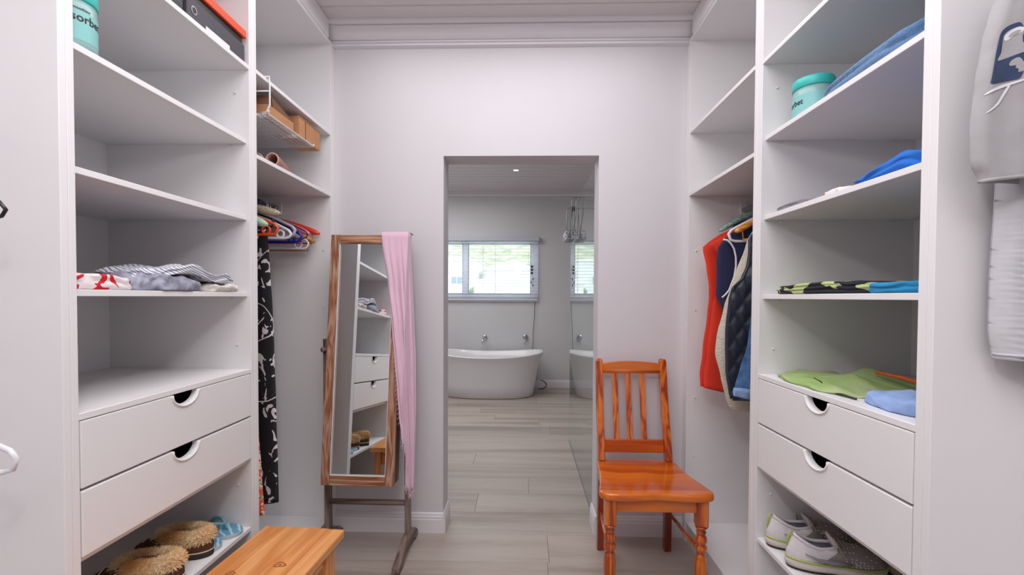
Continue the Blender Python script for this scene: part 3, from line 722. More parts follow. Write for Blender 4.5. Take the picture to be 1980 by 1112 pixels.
def blotch(name, bgc, fgc, scale, th=.5, warp=.5, rough=.8, third=None, bump=.1, stretch=(1, 1, 1), detail=1.5):
    m = mat(name, bgc, rough, bump=bump, bscale=140); nt, N, L, p = nodes_of(m)
    tc = N.new('ShaderNodeTexCoord'); mp = N.new('ShaderNodeMapping'); mp.inputs['Scale'].default_value = stretch; L.new(tc.outputs['Object'], mp.inputs[0])
    no = N.new('ShaderNodeTexNoise'); no.inputs['Scale'].default_value = scale; no.inputs['Detail'].default_value = detail; no.inputs['Distortion'].default_value = warp
    L.new(mp.outputs[0], no.inputs['Vector'])
    st = [(0, bgc), (th, fgc)] if not third else [(0, bgc), (th, fgc), (th+.09, third)]
    cr = ramp(N, st, 'CONSTANT'); L.new(no.outputs[0], cr.inputs[0]); L.new(cr.outputs[0], p.inputs['Base Color'])
    return m
ZD, ZC, ZB, ZT = 1.2732, 1.5522, 1.8312, .9912
M_red = blotch('white cotton with red print', (232, 222, 224), (206, 28, 38), 34, .56, .9)
folded('folded_top', 'white cotton top printed in red, folded on the open shelf by the near panel', 'clothes', M_red, -1.10, 1.105, ZD, .16, .17, .036, 3, 2, .005, crump=.04, hf=lambda u, v: 1-.30*max(0, v))
M_crump = mat('grey blue crinkled cotton', (150, 152, 168), .85, var=.28, scale=34, bump=1.0, bscale=26)  # noise in the colour stands in for shaded creases
M_lace = mat('cream lace', (220, 214, 206), .85, var=.10, scale=120, bump=.5, bscale=180)
M_strp = stripes('grey and white striped cotton', (222, 222, 230), (112, 116, 136), 150, (.35, .30, .9), .66)
folded('crumpled_shirt', 'crumpled grey-blue cotton shirt folded at the bottom of the striped pile', 'clothes', M_crump, -1.112, 1.315, ZD, .20, .25, .040, 11, 1, .016, crump=.16, n=80)
folded('lace_top', 'cream lace top folded beneath the striped shirt', 'clothes', M_lace, -1.112, 1.53, ZD, .20, .20, .024, 21, 1, .008, crump=.08, n=80)
folded('striped_shirt', 'grey and white striped shirt lying folded over the crumpled grey-blue one', 'clothes', M_strp, -1.118, 1.415, ZD, .21, .41, .026, 31, 2, .009, crump=.06, n=80,
       hf=lambda u, v: 1+.15*math.sin(v*3), base=lambda u, v: pl([(-1, .030), (-.45, .050), (-.1, .052), (.25, .030), (1, .022)], v)[0])
# right side
M_lime = blotch('black shirt with lime panels', (24, 22, 34), (182, 196, 134), 15, .53, .6, stretch=(.6, 1, 2.2))
folded('sport_shirt', 'black and lime sports shirt folded flat on the eye-level open shelf', 'clothes', M_lime, .955, 1.41, ZD, .22, .42, .030, 5, 3, .003, hf=lambda u, v: pl([(-1, 1.1), (0, 1.1), (.4, .9), (1, .75)], v)[0])
M_cyan = blotch('bright blue shirt', (26, 132, 182), (20, 60, 130), 9, .60, .4)
folded('blue_shirt', 'bright blue shirt folded beside the black and lime sports shirt', 'clothes', M_cyan, .965, 1.093, ZD, .24, .185, .026, 9, 2, .003)
folded('grey_shirt', 'flat grey marl garment folded on the shelf above the sports shirt', 'clothes', mat('grey marl', (132, 128, 134), .9, var=.12, scale=150), .93, 1.515, ZC, .15, .20, .017, 14, 2, .002)
M_royal = mat('royal blue cotton', (28, 104, 196), .8, var=.06, scale=8)
folded('royal_shirt', 'royal blue shirt heaped up on the shelf below the denim-blue towel', 'clothes', M_royal, .98, 1.125, ZC, .25, .26, .030, 17, 2, .012, crump=.10, hf=lambda u, v: pl([(-1, 1.5), (-.3, 1.35), (.2, .8), (1, .35)], v)[0])
M_wo = blotch('white and orange cloth', (226, 226, 232), (222, 96, 40), 30, .60, .4)
folded('patterned_cloth', 'small white, orange and blue cloth between the grey and royal blue clothes', 'clothes', M_wo, .925, 1.315, ZC, .13, .10, .014, 19, 1, .003)
M_den = mat('denim blue towelling', (84, 122, 164), .95, var=.12, scale=60, bump=.4, bscale=200, sheen=.3)
folded('towel', 'denim-blue towel folded along the upper shelf beside the turquoise-lidded jar', 'towel', M_den, .975, 1.205, ZB, .25, .40, .036, 23, 2, .004, hf=lambda u, v: pl([(-1, 1.5), (0, 1.0), (1, .8)], v)[0])
M_green = mat('light green jersey', (150, 180, 104), .85, scale=6, rgb2=(172, 184, 138), bump=.7, bscale=14)
g = folded('green_shirt', 'light green shirt with an orange stripe folded on top of the drawers', 'clothes', M_green, 1.01, 1.425, ZT, .33, .41, .018, 41, 1, .011, e=3.0, rz=.03, crump=.07, n=80,
       hf=lambda u, v: .55+2.2*math.exp(-((u-.35)**2*3+(v-.05)**2*7)))
MB().tube([(1.045, 1.375, ZT+.050), (1.065, 1.31, ZT+.047), (1.085, 1.25, ZT+.036), (1.075, 1.20, ZT+.028)], [.005]*4, 6).build('orange_stripe', mat('orange tape', (226, 92, 30), .7), g, smooth=True)
MB().tube([(.862, 1.40, ZT+.004), (.868, 1.33, ZT+.004), (.874, 1.26, ZT+.004), (.878, 1.22, ZT+.004)], .003, 6).tube([(.905, 1.44, ZT+.020), (.895, 1.39, ZT+.018), (.885, 1.36, ZT+.010)], .002, 5).build('dark_trim', M_black, g, smooth=True)
M_sky = mat('light blue cotton', (146, 172, 220), .85, var=.08, scale=10, bump=.6, bscale=18)
folded('light_blue_shirt', 'light blue cotton shirt lying in front of the green shirt on the drawers', 'clothes', M_sky, .972, 1.118, ZT, .21, .21, .028, 47, 1, .014, e=3, rz=-.06, crump=.08, n=80)

# ------------------------------------------------------------------ storage boxes on the upper left shelf
def archive():
    t = thing('storage_box', 'dark grey storage box with an orange lid on the top open shelf', 'box', (-1.15, 1.49, 2.0982))
    Mg = mat('dark grey board', (72, 68, 76), .6); Mo = mat('orange board', (226, 78, 42), .55)
    MB().box(-1.30, -1.010, 1.350, 1.630, 2.0982, 2.160).build('box_body', Mg, t, bevel=.002)
    MB().box(-1.295, -1.016, 1.356, 1.624, 2.160, 2.186).build('shadow_gap', M_black, t)  # black strip stands in for the shadow gap below the lid
    MB().box(-1.305, -1.006, 1.346, 1.636, 2.186, 2.214).build('lid', Mo, t, bevel=.003)
    MB().lathe([(.013, -1.0095), (.013, -1.0085), (.009, -1.0085)], (0, 1.378, 2.128), 20, 'x', cap=False).build('finger_ring', M_steel, t)
    MB().lathe([(.009, -1.0092), (.0001, -1.0090)], (0, 1.378, 2.128), 20, 'x').build('finger_hole', M_black, t)
    MB().box(-1.0100, -1.0088, 1.43, 1.545, 2.0985, 2.112).build('label_card', M_edge, t)
archive()
tag(MB().box(-1.28, -1.012, 1.20, 1.338, 2.0982, 2.176).build('file_box', M_black, bevel=.003), 'black file box standing next to the orange-lidded storage box', 'box')

# ------------------------------------------------------------------ wire basket with cartons
def basket():
    t = thing('wire_basket', 'white wire basket slung under the upper shelf of the hanging cabinet', 'basket', (-1.2, 1.97, 1.975))
    x0, x1, y0, y1, zb, zt = -1.44, -1.006, 1.768, 2.172, 1.975, 2.108
    m = MB()
    for y in (y0, y1):   # side hangers gripping the shelf
        pass
    def hang(y):
        q = MB(); q.tube([(x1-.10, y, 2.1145), (x1+.008, y, 2.1145), (x1+.009, y, 2.09), (x1+.009, y, zb+.03), (x1-.004, y, zb+.004), (x1-.03, y, zb)], .0034, 8)
        return q.build('side_hanger', M_wire, t, smooth=True)
    hang(y0)
    MB().tube([(x1+.009, y0, zb+.085), (x0, y0, zb+.085)], .003, 8).build('side_rod', M_wire, t, smooth=True)
    MB().tube([(x1-.05, y0, zb+.085), (x1-.05, y0, zb+.004)], .0028, 8).build('side_rod', M_wire, t, smooth=True)
    MB().tube([(x1+.004, y0, zb+.01), (x1-.004, y0+.01, zb), (x1-.004, y1-.01, zb), (x1-.006, y1, zb+.012)], .0038, 8).build('front_rod', M_wire, t, smooth=True)
    g = MB(); x = x1-.004-.024
    while x > x0: g.tube([(x, y0, zb), (x, y1, zb)], .0017, 5); x -= .024
    y = y0+.001
    while y < y1: g.tube([(x1-.004, y, zb-.002), (x0, y, zb-.002), (x0, y, zb+.06)], .0015, 5); y += .0165
    o = g.build('grid_wires', M_wire, t, smooth=True); o['kind'] = 'stuff'
basket()
def carton(name, label, x0, x1, y0, y1, z0, z1, flap):
    t = thing(name, label, 'box', ((x0+x1)/2, (y0+y1)/2, z0)); th = .003
    MB().box(x0, x1, y0, y1, z0, z0+th).box(x0, x0+th, y0, y1, z0+th, z1).box(x1-th, x1, y0, y1, z0+th, z1).box(x0+th, x1-th, y0, y0+th, z0+th, z1).box(x0+th, x1-th, y1-th, y1, z0+th, z1).build('carton_body', M_card, t)
    for f in flap: MB().hexa(f).build('flap', M_card, t)
    return t
Z = 1.9785
cb = carton('cardboard_box', 'open brown cardboard box with raised flaps in the wire basket', -1.33, -1.022, 1.80, 2.00, Z, Z+.045, [])
for f_ in (
      
       [(-1.33, 1.80, Z+.046), (-1.024, 1.80, Z+.046), (-1.024, 1.803, Z+.046), (-1.33, 1.803, Z+.046), (-1.33, 1.83, Z+.092), (-1.024, 1.83, Z+.090), (-1.024, 1.833, Z+.090), (-1.33, 1.833, Z+.092)],
        [(-1.025, 1.835, Z+.046), (-1.022, 1.835, Z+.046), (-1.022, 2.0, Z+.046), (-1.025, 2.0, Z+.046), (-1.030, 1.835, Z+.090), (-1.027, 1.835, Z+.090), (-1.032, 2.02, Z+.056), (-1.035, 2.02, Z+.056)]):
    MB().hexa(f_).build('flap', M_cardin, cb)
c2 = carton('cardboard_box', 'closed brown cardboard box overhanging the far end of the wire basket', -1.12, -1.016, 2.035, 2.245, Z+.0, Z+.088, [])
MB().box(-1.12, -1.014, 2.034, 2.246, Z+.0885, Z+.092).build('carton_lid', M_card, c2)
MB().box(-1.0155, -1.0140, 2.095, 2.099, Z, Z+.088).build('seam_slot', M_cardin, c2)
tag(MB().box(-1.42, -1.05, 1.79, 2.02, 1.9772, 1.9782).build('paper_sheet', mat('white paper', (226, 222, 226), .7)), 'white paper sheet lying on the wires under the open cardboard box', 'paper')
folded('blue_cloth', 'small bright blue cloth lying at the back of the wire basket', 'cloth', mat('bright blue cloth', (20, 84, 196), .8), -1.36, 1.90, 1.9784+.0006, .10, .2, .02, 55, 1, .003)
M_leather = mat('pinkish tan leather', (170, 124, 108), .6, var=.1)
for (x, lab) in ((-1.040, 'pink-edged tan leather roll lying open on the shelf under the wire basket'), (-1.105, 'second pale-rimmed leather roll, further back on the shelf under the wire basket')):
    t = thing('leather_roll', lab, 'roll', (x, 1.95, 1.7932))
    dx = -.05; r0, r1 = .027, .022
    rr = []
    for (q, rad, inn) in ((0, .0275, 0), (0.02, .0285, 0), (1, .026, 0)):
        rr.append([(x+dx*q+rad*math.cos(a), 1.86+.2*q, 1.822+rad*math.sin(a)) for a in [2*PI*k/24 for k in range(24)]])
    inner = [[(x+dx*q+.022*math.cos(a), 1.86+.2*q, 1.822+.022*math.sin(a)) for a in [2*PI*k/24 for k in range(24)]] for q in (0, .9)]
    MB().loft([inner[1]]+[[(px, py+.02, pz) for px, py, pz in inner[0]], inner[0]]+rr, True, True).build('roll_wall', M_leather, t, smooth=True)
    MB().tube([(x+.0255*math.cos(a), 1.859, 1.822+.0255*math.sin(a)) for a in [2*PI*k/24 for k in range(24)]], .0028, 6, closed=True).build('rolled_rim', mat('pink rim', (206, 160, 158), .6), t, smooth=True)

# ------------------------------------------------------------------ footwear
M_fleece = mat('honey sheepskin', (218, 160, 84), .95, rgb2=(252, 234, 196), scale=10, sheen=.5)
M_suede = mat('brown suede', (92, 52, 32), .9, var=.15, scale=30)
M_stitch = mat('cream seam', (214, 200, 176), .8)
M_sole = mat('dark rubber sole', (50, 38, 34), .8)
def outline(L, W, n=36):
    """shoe outline, x from heel 0 to toe L"""
    o = []
    for k in range(n):
        th = 2*PI*k/n; c = math.cos(th); s = math.sin(th); x = (1-c)/2
        w = (.40*math.sin(PI*min(1, x*1.05+.02))**.5*(.86+.30*x))if 0 < x < 1 else 0
        w = .5*(1-abs(2*x-1)**3.0)**.5*(.80+.28*x-.10*math.exp(-((x-.42)/.15)**2))
        o.append((x*L, (1 if s >= 0 else -1)*w*W))
    return o
def tufts(m, base, count, r, seed):
    rnd = random.Random(seed)
    for _ in range(count):
        p, nrm = base(rnd)
        nrm = (nrm+Vector((rnd.uniform(-.5, .5), rnd.uniform(-.5, .5), rnd.uniform(-.3, .4)))).normalized(); l = r*rnd.uniform(.6, 1.3)
        a = nrm.orthogonal().normalized()*r*.20; b = nrm.cross(a)
        tip = p+nrm*l+Vector((rnd.uniform(-1, 1), rnd.uniform(-1, 1), -.3))*r*.25
        m.add([tuple(p+a), tuple(p-a*.5+b*.87), tuple(p-a*.5-b*.87), tuple(tip)], [(0, 1, 3), (1, 2, 3), (2, 0, 3)])
def slipper(label, loc, rz):
    t = thing('slipper', label, 'slipper', loc, rz, 'sheepskin slippers')
    L, Wd = .27, .115; ol = outline(L, Wd)
    MB().loft([[(x, y, 0) for x, y in ol], [(x*1.0, y*1.03, .006) for x, y in ol], [(x, y*1.0, .016) for x, y in ol]]).build('sole', M_sole, t, local=True, smooth=True)
    rings = []
    for q, z in ((1, .014), (1.0, .03), (.97, .05), (.88, .064), (.70, .072)):
        r = []
        for x, y in ol:
            toe = max(0, (x/L-.62)/.38); cx = .30*L
            r.append((lerp(cx, x, q)-.02*toe*(z/.07), y*q, z*(1-.42*toe**1.5)))
        rings.append(r)
    MB().loft(rings).build('suede_upper', M_suede, t, local=True, smooth=True)
    MB().tube([(x*.995, y*1.02, .020) for x, y in ol], .0022, 5, closed=True).build('seam', M_stitch, t, local=True, smooth=True)
    MB().tube([(.205, -.05+.1*k/6, .066-.0015*(k-3)**2) for k in range(7)], .002, 5).build('seam', M_stitch, t, local=True, smooth=True)
    m = MB(); C = (.102, 0); A, B, rr = .080, .034, .021
    ring = [(C[0]+A*math.cos(2*PI*k/28), B*math.sin(2*PI*k/28), .058+.006*math.cos(2*PI*k/28)*-1) for k in range(28)]
    m.tube(ring, rr, 10, closed=True)
    m.lathe([(.03, 0), (.05, .004), (.05, .010)], (0, 0, 0), 4) if 0 else None
    m.loft([[(C[0]+A*q*math.cos(2*PI*k/24), B*q*math.sin(2*PI*k/24), .046) for k in range(24)] for q in (1.0, .3)])
    def base(rnd):
        a = rnd.uniform(0, 2*PI); b = rnd.uniform(-.9, PI+.5)
        c = Vector((C[0]+A*math.cos(a), B*math.sin(a), .058-.006*math.cos(a))); out = Vector((math.cos(a)*B, math.sin(a)*A, 0)).normalized()
        nr = out*math.cos(b)+Vector((0, 0, 1))*math.sin(b); return c+nr*rr*.95, nr
    tufts(m, base, 4200, .0105, len(label))
    o = m.build('fleece_collar', M_fleece, t, local=True); o['kind'] = 'stuff'
slipper('honey sheepskin slipper nearer the flip-flops on the bottom shelf', (-1.028, 1.462, .4025), PI-.10)
slipper('honey sheepskin slipper further from the flip-flops on the bottom shelf', (-1.018, 1.322, .4025), PI+.06)
M_flip = stripes('blue striped footbed', (104, 156, 186), (180, 214, 224), 42, (.8, .6, 0), .72, .6)
M_strap = mat('teal rubber strap', (110, 168, 176), .5)
def flipflop(label, loc, rz):
    t = thing('flip_flop', label, 'flip-flop', loc, rz, 'blue flip-flops'); L, Wd = .25, .10; ol = outline(L, Wd)
    MB().loft([[(x, y, 0) for x, y in ol], [(x, y, .013) for x, y in ol]]).build('sole', mat('pale rubber', (176, 190, 198), .7), t, bevel=.002, local=True)
    MB().loft([[(x*.99+.001, y*.98, .0132) for x, y in ol], [(x*.98+.002, y*.96, .016) for x, y in ol]]).build('footbed', M_flip, t, local=True)
    for s in (-1, 1):
        MB().tube([(.10, s*.043, .014), (.13, s*.040, .040), (.165, s*.022, .047), (.192, 0, .036)], [.006, .0065, .006, .005], 8).build('strap', M_strap, t, local=True, smooth=True)
    MB().tube([(.192, 0, .038), (.197, 0, .016)], .004, 8).build('toe_post', M_strap, t, local=True, smooth=True)
flipflop('blue striped flip-flop at the far end of the bottom shelf', (-1.262, 1.590, .4025), .02)
flipflop('blue striped flip-flop half hidden behind a sheepskin slipper', (-1.275, 1.512, .4025), -.06)
def sneaker(label, loc, rz, mu, ms, acc, ml, stripe=False, group=None, h=1.0, linm=None, L=.285):
    t = thing('sneaker', label, 'shoe', loc, rz, group); Wd = .10; n = 40; ol = outline(L, Wd, n)
    def lift(x): return .012*max(0, (x/L-.75)/.25)**2
    MB().loft([[(x*.97+.004, y*.92, lift(x)) for x, y in ol], [(x*.99, y*.98, .006+lift(x)) for x, y in ol], [(x, y, .008+lift(x)) for x, y in ol]]).build('outsole', M_sole, t, local=True, smooth=True)
    MB().loft([[(x, y*1.0, .0085+lift(x)) for x, y in ol], [(x*1.01-.004*(1-x/L), y*1.05, .018+lift(x)*.8) for x, y in ol], [(x, y*1.0, .030+.004*(1-x/L)) for x, y in ol]]).build('midsole', ms, t, local=True, smooth=True)
    MB().tube([(x*1.0, y*1.035, .0305+.004*(1-x/L)) for x, y in ol], .0032, 6, closed=True).build('accent_line', acc, t, local=True, smooth=True)
    # upper from outline to the collar opening
    cx, A, B = .088, .066, .026
    rings = []; oz = lambda c: (.074+.030*max(0, -c)**1.5+.012*max(0, c)**2)*h
    inn = []
    for k in range(n):
        th = 2*PI*k/n; c, s = -math.cos(th), math.sin(th); inn.append((cx+A*c, B*s, oz(c)))
    for q in (0, .18, .38, .60, .82, 1):
        r = []
        for (x, y), (a, b, z) in zip(ol, inn):
            f = x/L; X = lerp(x, a, q**1.15); Yy = lerp(y*.98, b, q)
            bul = math.sin(PI*q)*(.010+.004*f)*(1 if f < .6 else 1.0)
            z0 = .033
            zz = lerp(z0, z, q**(.75 if f > .5 else .95))+ (bul*.9 if f > .45 else 0)
            Yy *= 1+.10*math.sin(PI*q)*(1 if f < .9 else .4)
            if f < .4: X -= .006*math.sin(PI*q)
            r.append((X, Yy, zz))
        rings.append(r)
    MB().loft(rings, False, False).build('upper', mu, t, local=True, smooth=True)
    MB().tube([(a, b, z) for a, b, z in inn], .0055, 8, closed=True).build('collar', mu, t, local=True, smooth=True)
    MB().loft([[(a, b, z-.002) for a, b, z in inn], [(cx+(a-cx)*.9, b*.8, .06) for a, b, z in inn], [(cx+(a-cx)*.85, b*.7, .042) for a, b, z in inn]], False, True).build('lining', linm or M_lin, t, local=True, smooth=True)
    MB().hexa([(.135, -.018, .070*h), (.135, .018, .070*h), (.165, .016, .066*h), (.165, -.016, .066*h), (.118, -.020, .110*h), (.118, .020, .110*h), (.124, .020, .112*h), (.124, -.020, .112*h)]).build('tongue', mu, t, bevel=.004, local=True, smooth=True)
    MB().tube([(.004, 0, .045), (.006, 0, .09*h), (.012, 0, .112*h), (.022, 0, .105*h)], .0035, 6).build('heel_tab', acc, t, local=True, smooth=True)
    lc = MB()
    for k in range(5):
        x = .142+.017*k; z = (.098-.0085*k)*h
        lc.tube([(x, -.021, z-.008), (x+.003, 0, z+.003), (x+.012, .021, z-.011)], .0022, 5).tube([(x, .021, z-.008), (x+.004, 0, z+.004), (x+.012, -.021, z-.011)], .0022, 5)
    lc.tube([(.14, 0, .102*h), (.13, .02, .108*h), (.12, .045, .09*h), (.13, .056, .06)], .0020, 5).tube([(.14, 0, .102*h), (.128, -.02, .110*h), (.13, -.045, .095*h), (.145, -.058, .07)], .0020, 5)
    lc.build('laces', ml, t, local=True, smooth=True)
    for s in (-1, 1):
        if stripe:
            for k in range(2):
                x = .19+.014*k; MB().tube([(x, s*.050, .036), (x-.004, s*.043, .058), (x-.012, s*.028, .076)], .0034, 5).build('side_stripe', M_sole, t, local=True)
        else:
            MB().tube([(.040, s*.040, .062), (.075, s*.048, .050), (.12, s*.0525, .047), (.165, s*.053, .048)], [.0015, .005, .007, .004], 6).build('side_stripe', M_swoosh, t, local=True, smooth=True)
M_lin = mat('grey shoe lining', (112, 116, 130), .9, var=.15, scale=50)
M_swoosh = mat('grey shoe flash', (128, 126, 130), .5)
M_wht = mat('white mesh upper', (214, 208, 210), .75, var=.03, scale=90, bump=.2, bscale=250)
def toe_mesh(m):
    nt, N, L, p = nodes_of(m)
    tc = N.new('ShaderNodeTexCoord'); sp = N.new('ShaderNodeSeparateXYZ'); L.new(tc.outputs['Object'], sp.inputs[0])
    ma = N.new('ShaderNodeMath'); ma.operation = 'MULTIPLY_ADD'; ma.inputs[1].default_value = -1.1; L.new(sp.outputs[2], ma.inputs[0]); L.new(sp.outputs[0], ma.inputs[2])
    gt = N.new('ShaderNodeMath'); gt.operation = 'GREATER_THAN'; gt.inputs[1].default_value = .050; L.new(ma.outputs[0], gt.inputs[0])
    mp = N.new('ShaderNodeMapping'); mp.inputs['Scale'].default_value = (1, 1, 1.6); L.new(tc.outputs['Object'], mp.inputs[0])
    vo = N.new('ShaderNodeTexVoronoi'); vo.inputs['Scale'].default_value = 85; vo.inputs['Randomness'].default_value = .35; L.new(mp.outputs[0], vo.inputs['Vector'])
    cr = ramp(N, [(0, (226, 220, 216)), (.24, (146, 136, 132))], 'CONSTANT'); L.new(vo.outputs['Distance'], cr.inputs[0])
    old = p.inputs['Base Color'].links[0].from_socket
    mx = N.new('ShaderNodeMix'); mx.data_type = 'RGBA'; L.new(gt.outputs[0], mx.inputs[0]); L.new(old, mx.inputs[6]); L.new(cr.outputs[0], mx.inputs[7]); L.new(mx.outputs[2], p.inputs['Base Color'])
toe_mesh(M_wht)
M_midw = mat('off-white midsole', (206, 196, 188), .6)
M_limea = mat('lime edging', (170, 182, 96), .6)
M_lace1 = mat('beige laces', (160, 146, 128), .9)
M_beige = mat('beige nylon upper', (150, 126, 106), .85, var=.08, scale=40)
M_beigem = mat('tan midsole', (138, 120, 104), .8)
sneaker('white running shoe with lime edging at the far end of the bottom shelf', (.846, 1.588, .4025), -.08, M_wht, M_midw, M_limea, M_lace1, group='white running shoes')
sneaker('white running shoe with lime edging nearest the drawers corner of the bottom shelf', (.846, 1.470, .4025), -.16, M_wht, M_midw, M_limea, M_lace1, group='white running shoes')
sneaker('beige striped shoe deep in the shelf behind the farther white shoe', (1.356, 1.570, .4025), PI+.05, M_beige, M_beigem, M_beige, M_lace1, True, 'beige striped shoes', .85, L=.235)
sneaker('beige striped shoe deep in the shelf behind the nearer white shoe', (1.356, 1.405, .4025), PI-.06, M_beige, M_beigem, M_beige, M_lace1, True, 'beige striped shoes', .85, L=.235)

# ------------------------------------------------------------------ hangers
def plas(name, rgb, rough=.3): return mat(name, rgb, rough, coat=.2)
H = {k: plas(k+' hanger', c) for k, c in dict(red=(222, 58, 32), orange=(240, 74, 24), pink=(226, 130, 168), navy=(24, 28, 140), white=(228, 226, 230), grey=(176, 176, 186), black=(14, 13, 15), purple=(70, 30, 90)).items()}
H['wood'] = wood('honey wood hanger', (150, 92, 40), (196, 136, 70), (216, 164, 96), 'X', rough=.35)
H['orangewood'] = wood('orange wood hanger', (196, 110, 30), (226, 144, 52), (236, 170, 80), 'X', rough=.35)
M_mint = mat('mint padded satin', (150, 196, 166), .7, rgb2=(190, 214, 190), scale=60, bump=.3, bscale=80)
M_crochet = mat('cream crochet', (206, 190, 164), .9, var=.25, scale=160, bump=.8, bscale=170)
M_minthex = mat('mint and blue braid', (110, 152, 150), .9, rgb2=(168, 204, 190), scale=70, bump=.6, bscale=110)
def hanger(label, x, y, zr, m, half=.21, n=.06, drop=.075, bar=.125, r=.0045, kind='tube', rz=0, group=None, loops=False):
    t = thing('clothes_hanger', label, 'hanger', (x, y, zr), rz, group)
    hk = [(.020*math.cos(a), 0, .020*math.sin(a)-.001) for a in [PI*.98-PI*1.05*k/10 for k in range(11)]]
    hk = [(-q[0], 0, q[2]) for q in hk][::-1]
    MB().tube([(-.019, 0, -.016)]+[(.0185*math.cos(a), 0, .0185*math.sin(a)) for a in [PI-PI*1.25*k/12 for k in range(13)]]+[(0, 0, -.028), (0, 0, -n)], .0023, 8).build('hook', M_chrome if kind != 'tube' or r < .004 else m, t, local=True, smooth=True)
    if kind == 'tube':
        pts = []
        for sx in (1, -1):
            q = [(sx*half*f, 0, -n-drop*f**1.25) for f in (0.02, .3, .6, .85, .97)]+[(sx*(half+.006), 0, -n-drop-.012), (sx*(half-.002), 0, -n-bar+.006), (sx*(half-.022), 0, -n-bar)]
            pts += q if sx > 0 else q[::-1]
        MB().tube(pts, r, 8, closed=True).build('hanger_frame', m, t, local=True, smooth=True)
        if loops:
            for sx in (1, -1):
                MB().tube([(sx*(half-.045)+.017*math.cos(a), .002, -n-bar+.020+.017*math.sin(a)) for a in [2*PI*k/14 for k in range(14)]], r*.9, 6, closed=True).build('strap_loop', m, t, local=True, smooth=True)
    elif kind in ('wide', 'pad'):
        rr = []
        for k in range(17):
            f = -1+2*k/16; w = (.020 if kind == 'wide' else .019*r)*(1-.35*abs(f)**2)*(1 if abs(f) < .99 else .25); h = (.008+.010*(abs(f)) if kind == 'wide' else .0165*r*(1-.25*abs(f)**3))*(1 if abs(f) < .99 else .3)
            if kind == 'pad': w *= 1+.06*math.sin(k*2.6)
            rr.append([(f*half, w*math.cos(a), -n-drop*abs(f)**1.4-h*.5+h*math.sin(a)) for a in [2*PI*q/12 for q in range(12)]])
        MB().loft(rr).build('hanger_arms', m, t, local=True, smooth=True, sub=1)
        if kind == 'wide': MB().tube([(-half*.82, 0, -n-drop*.8), (-half*.8, 0, -n-bar), (half*.8, 0, -n-bar), (half*.82, 0, -n-drop*.8)], .004, 6).build('trouser_bar', m, t, local=True, smooth=True)
    return t
RX, RZ = -1.28, 1.705
L_ = [('broad red hanger furthest back on the rail by the tall mirror', 2.315, 'red', dict(half=.235, n=.05, drop=.072, kind='wide')),
      ('honey wood hanger tipping lowest near the mirror side of the rail', 2.285, 'wood', dict(half=.225, n=.085, drop=.085, kind='wide', bar=.13)),
      ('pink plastic hanger in front of the broad red one', 2.24, 'pink', dict(half=.225, n=.055, drop=.080, r=.006, kind='wide', rz=-.06)),
      ('thin black hanger outlining the pink hanger', 2.205, 'black', dict(half=.215, n=.045, drop=.085, bar=.12, r=.003)),
      ('white plastic hanger with the lowest bottom bar on the left rail', 2.215, 'white', dict(half=.205, n=.085, drop=.085, bar=.125, rz=.10, loops=True)),
      ('navy blue plastic hanger between the pink and the white ones', 2.17, 'navy', dict(half=.20, n=.06, drop=.085, bar=.125, r=.007, rz=.02, loops=True)),
      ('grey plastic hanger sloping in front of the navy one', 2.12, 'grey', dict(half=.205, n=.045, drop=.080, bar=.12, r=.0068, rz=-.08)),
      ('white plastic hanger just in front of the navy one', 2.075, 'white', dict(half=.195, n=.06, drop=.085, bar=.118, r=.0065, loops=True, rz=.05)),
      ('dark purple hanger partly hidden behind the white hangers', 2.145, 'purple', dict(half=.17, n=.05, drop=.07, r=.005)),
      ('orange-red plastic hanger with strap loops, nearest bright one on the left rail', 1.925, 'orange', dict(half=.215, n=.07, drop=.070, bar=.112, r=.0055, loops=True, rz=.04))]
for lab, y, c, kw in L_: hanger(lab, RX, y, RZ, H[c], **kw)
hanger('cream crochet-covered padded hanger, highest on the left rail', RX, 1.975, RZ, M_crochet, half=.215, n=.035, drop=.045, kind='pad', r=1.25)
hanger('mint satin padded hanger nearest the open shelves', RX, 1.845, RZ, M_mint, half=.232, n=.065, drop=.085, kind='pad', r=1.45)
# extra black and blue hooks behind the crochet hanger
hanger('black wire hanger close behind the cream crochet hanger', RX, 2.02, RZ+.0, H['black'], half=.12, n=.05, drop=.06, r=.003)

def hung(name, label, cat, m, tab, y, th, x_r, folds=(14, .006), zstep=.02, group=None, part=None, parent=None, seed=0, slant=0, sub=0, ext=None):
    """closed hanging garment: for each height a flattened loop from left edge to right edge"""
    tab = sorted(tab); z0, z1 = tab[0][0], tab[-1][0]; k = max(4, int((z1-z0)/zstep)); n = 26; rings = []
    for j in range(k+1):
        z = lerp(z1, z0, j/k); xl = pl(tab, z)[0]; xr = x_r(z) if callable(x_r) else x_r
        dn = j/k; r = []
        edge = min(1, .25+6*min(dn, 1)) if j < 3 else 1
        for i in range(2*n):
            front = i < n; s = (i/(n-1)) if front else 1-((i-n)/(n-1))
            x = lerp(xl, xr, s); pr = (1-abs(2*s-1)**4)*.5+.5*min(1, s*14)*min(1, (1-s)*14)
            f = folds[1]*(.3+.7*dn)*(math.sin(folds[0]*s*3+1.7*nz(dn*3, seed)+seed)+.6*nz(s*9, dn*4, seed))
            yy = y+(-th/2 if front else th/2)*pr*edge+f
            zz = z+slant*(x-xl)*dn
            r.append((x+.002*nz(dn*9, s, seed), yy, zz))
        rings.append(r)
    if parent:
        return MB().loft(rings).build(part, m, parent, smooth=True, sub=sub)
    o = MB().loft(rings).build(name, m, smooth=True, sub=sub)
    return tag(o, label, cat, group) if label else o
def hung_thing(name, label, cat, loc): return thing(name, label, cat, loc)
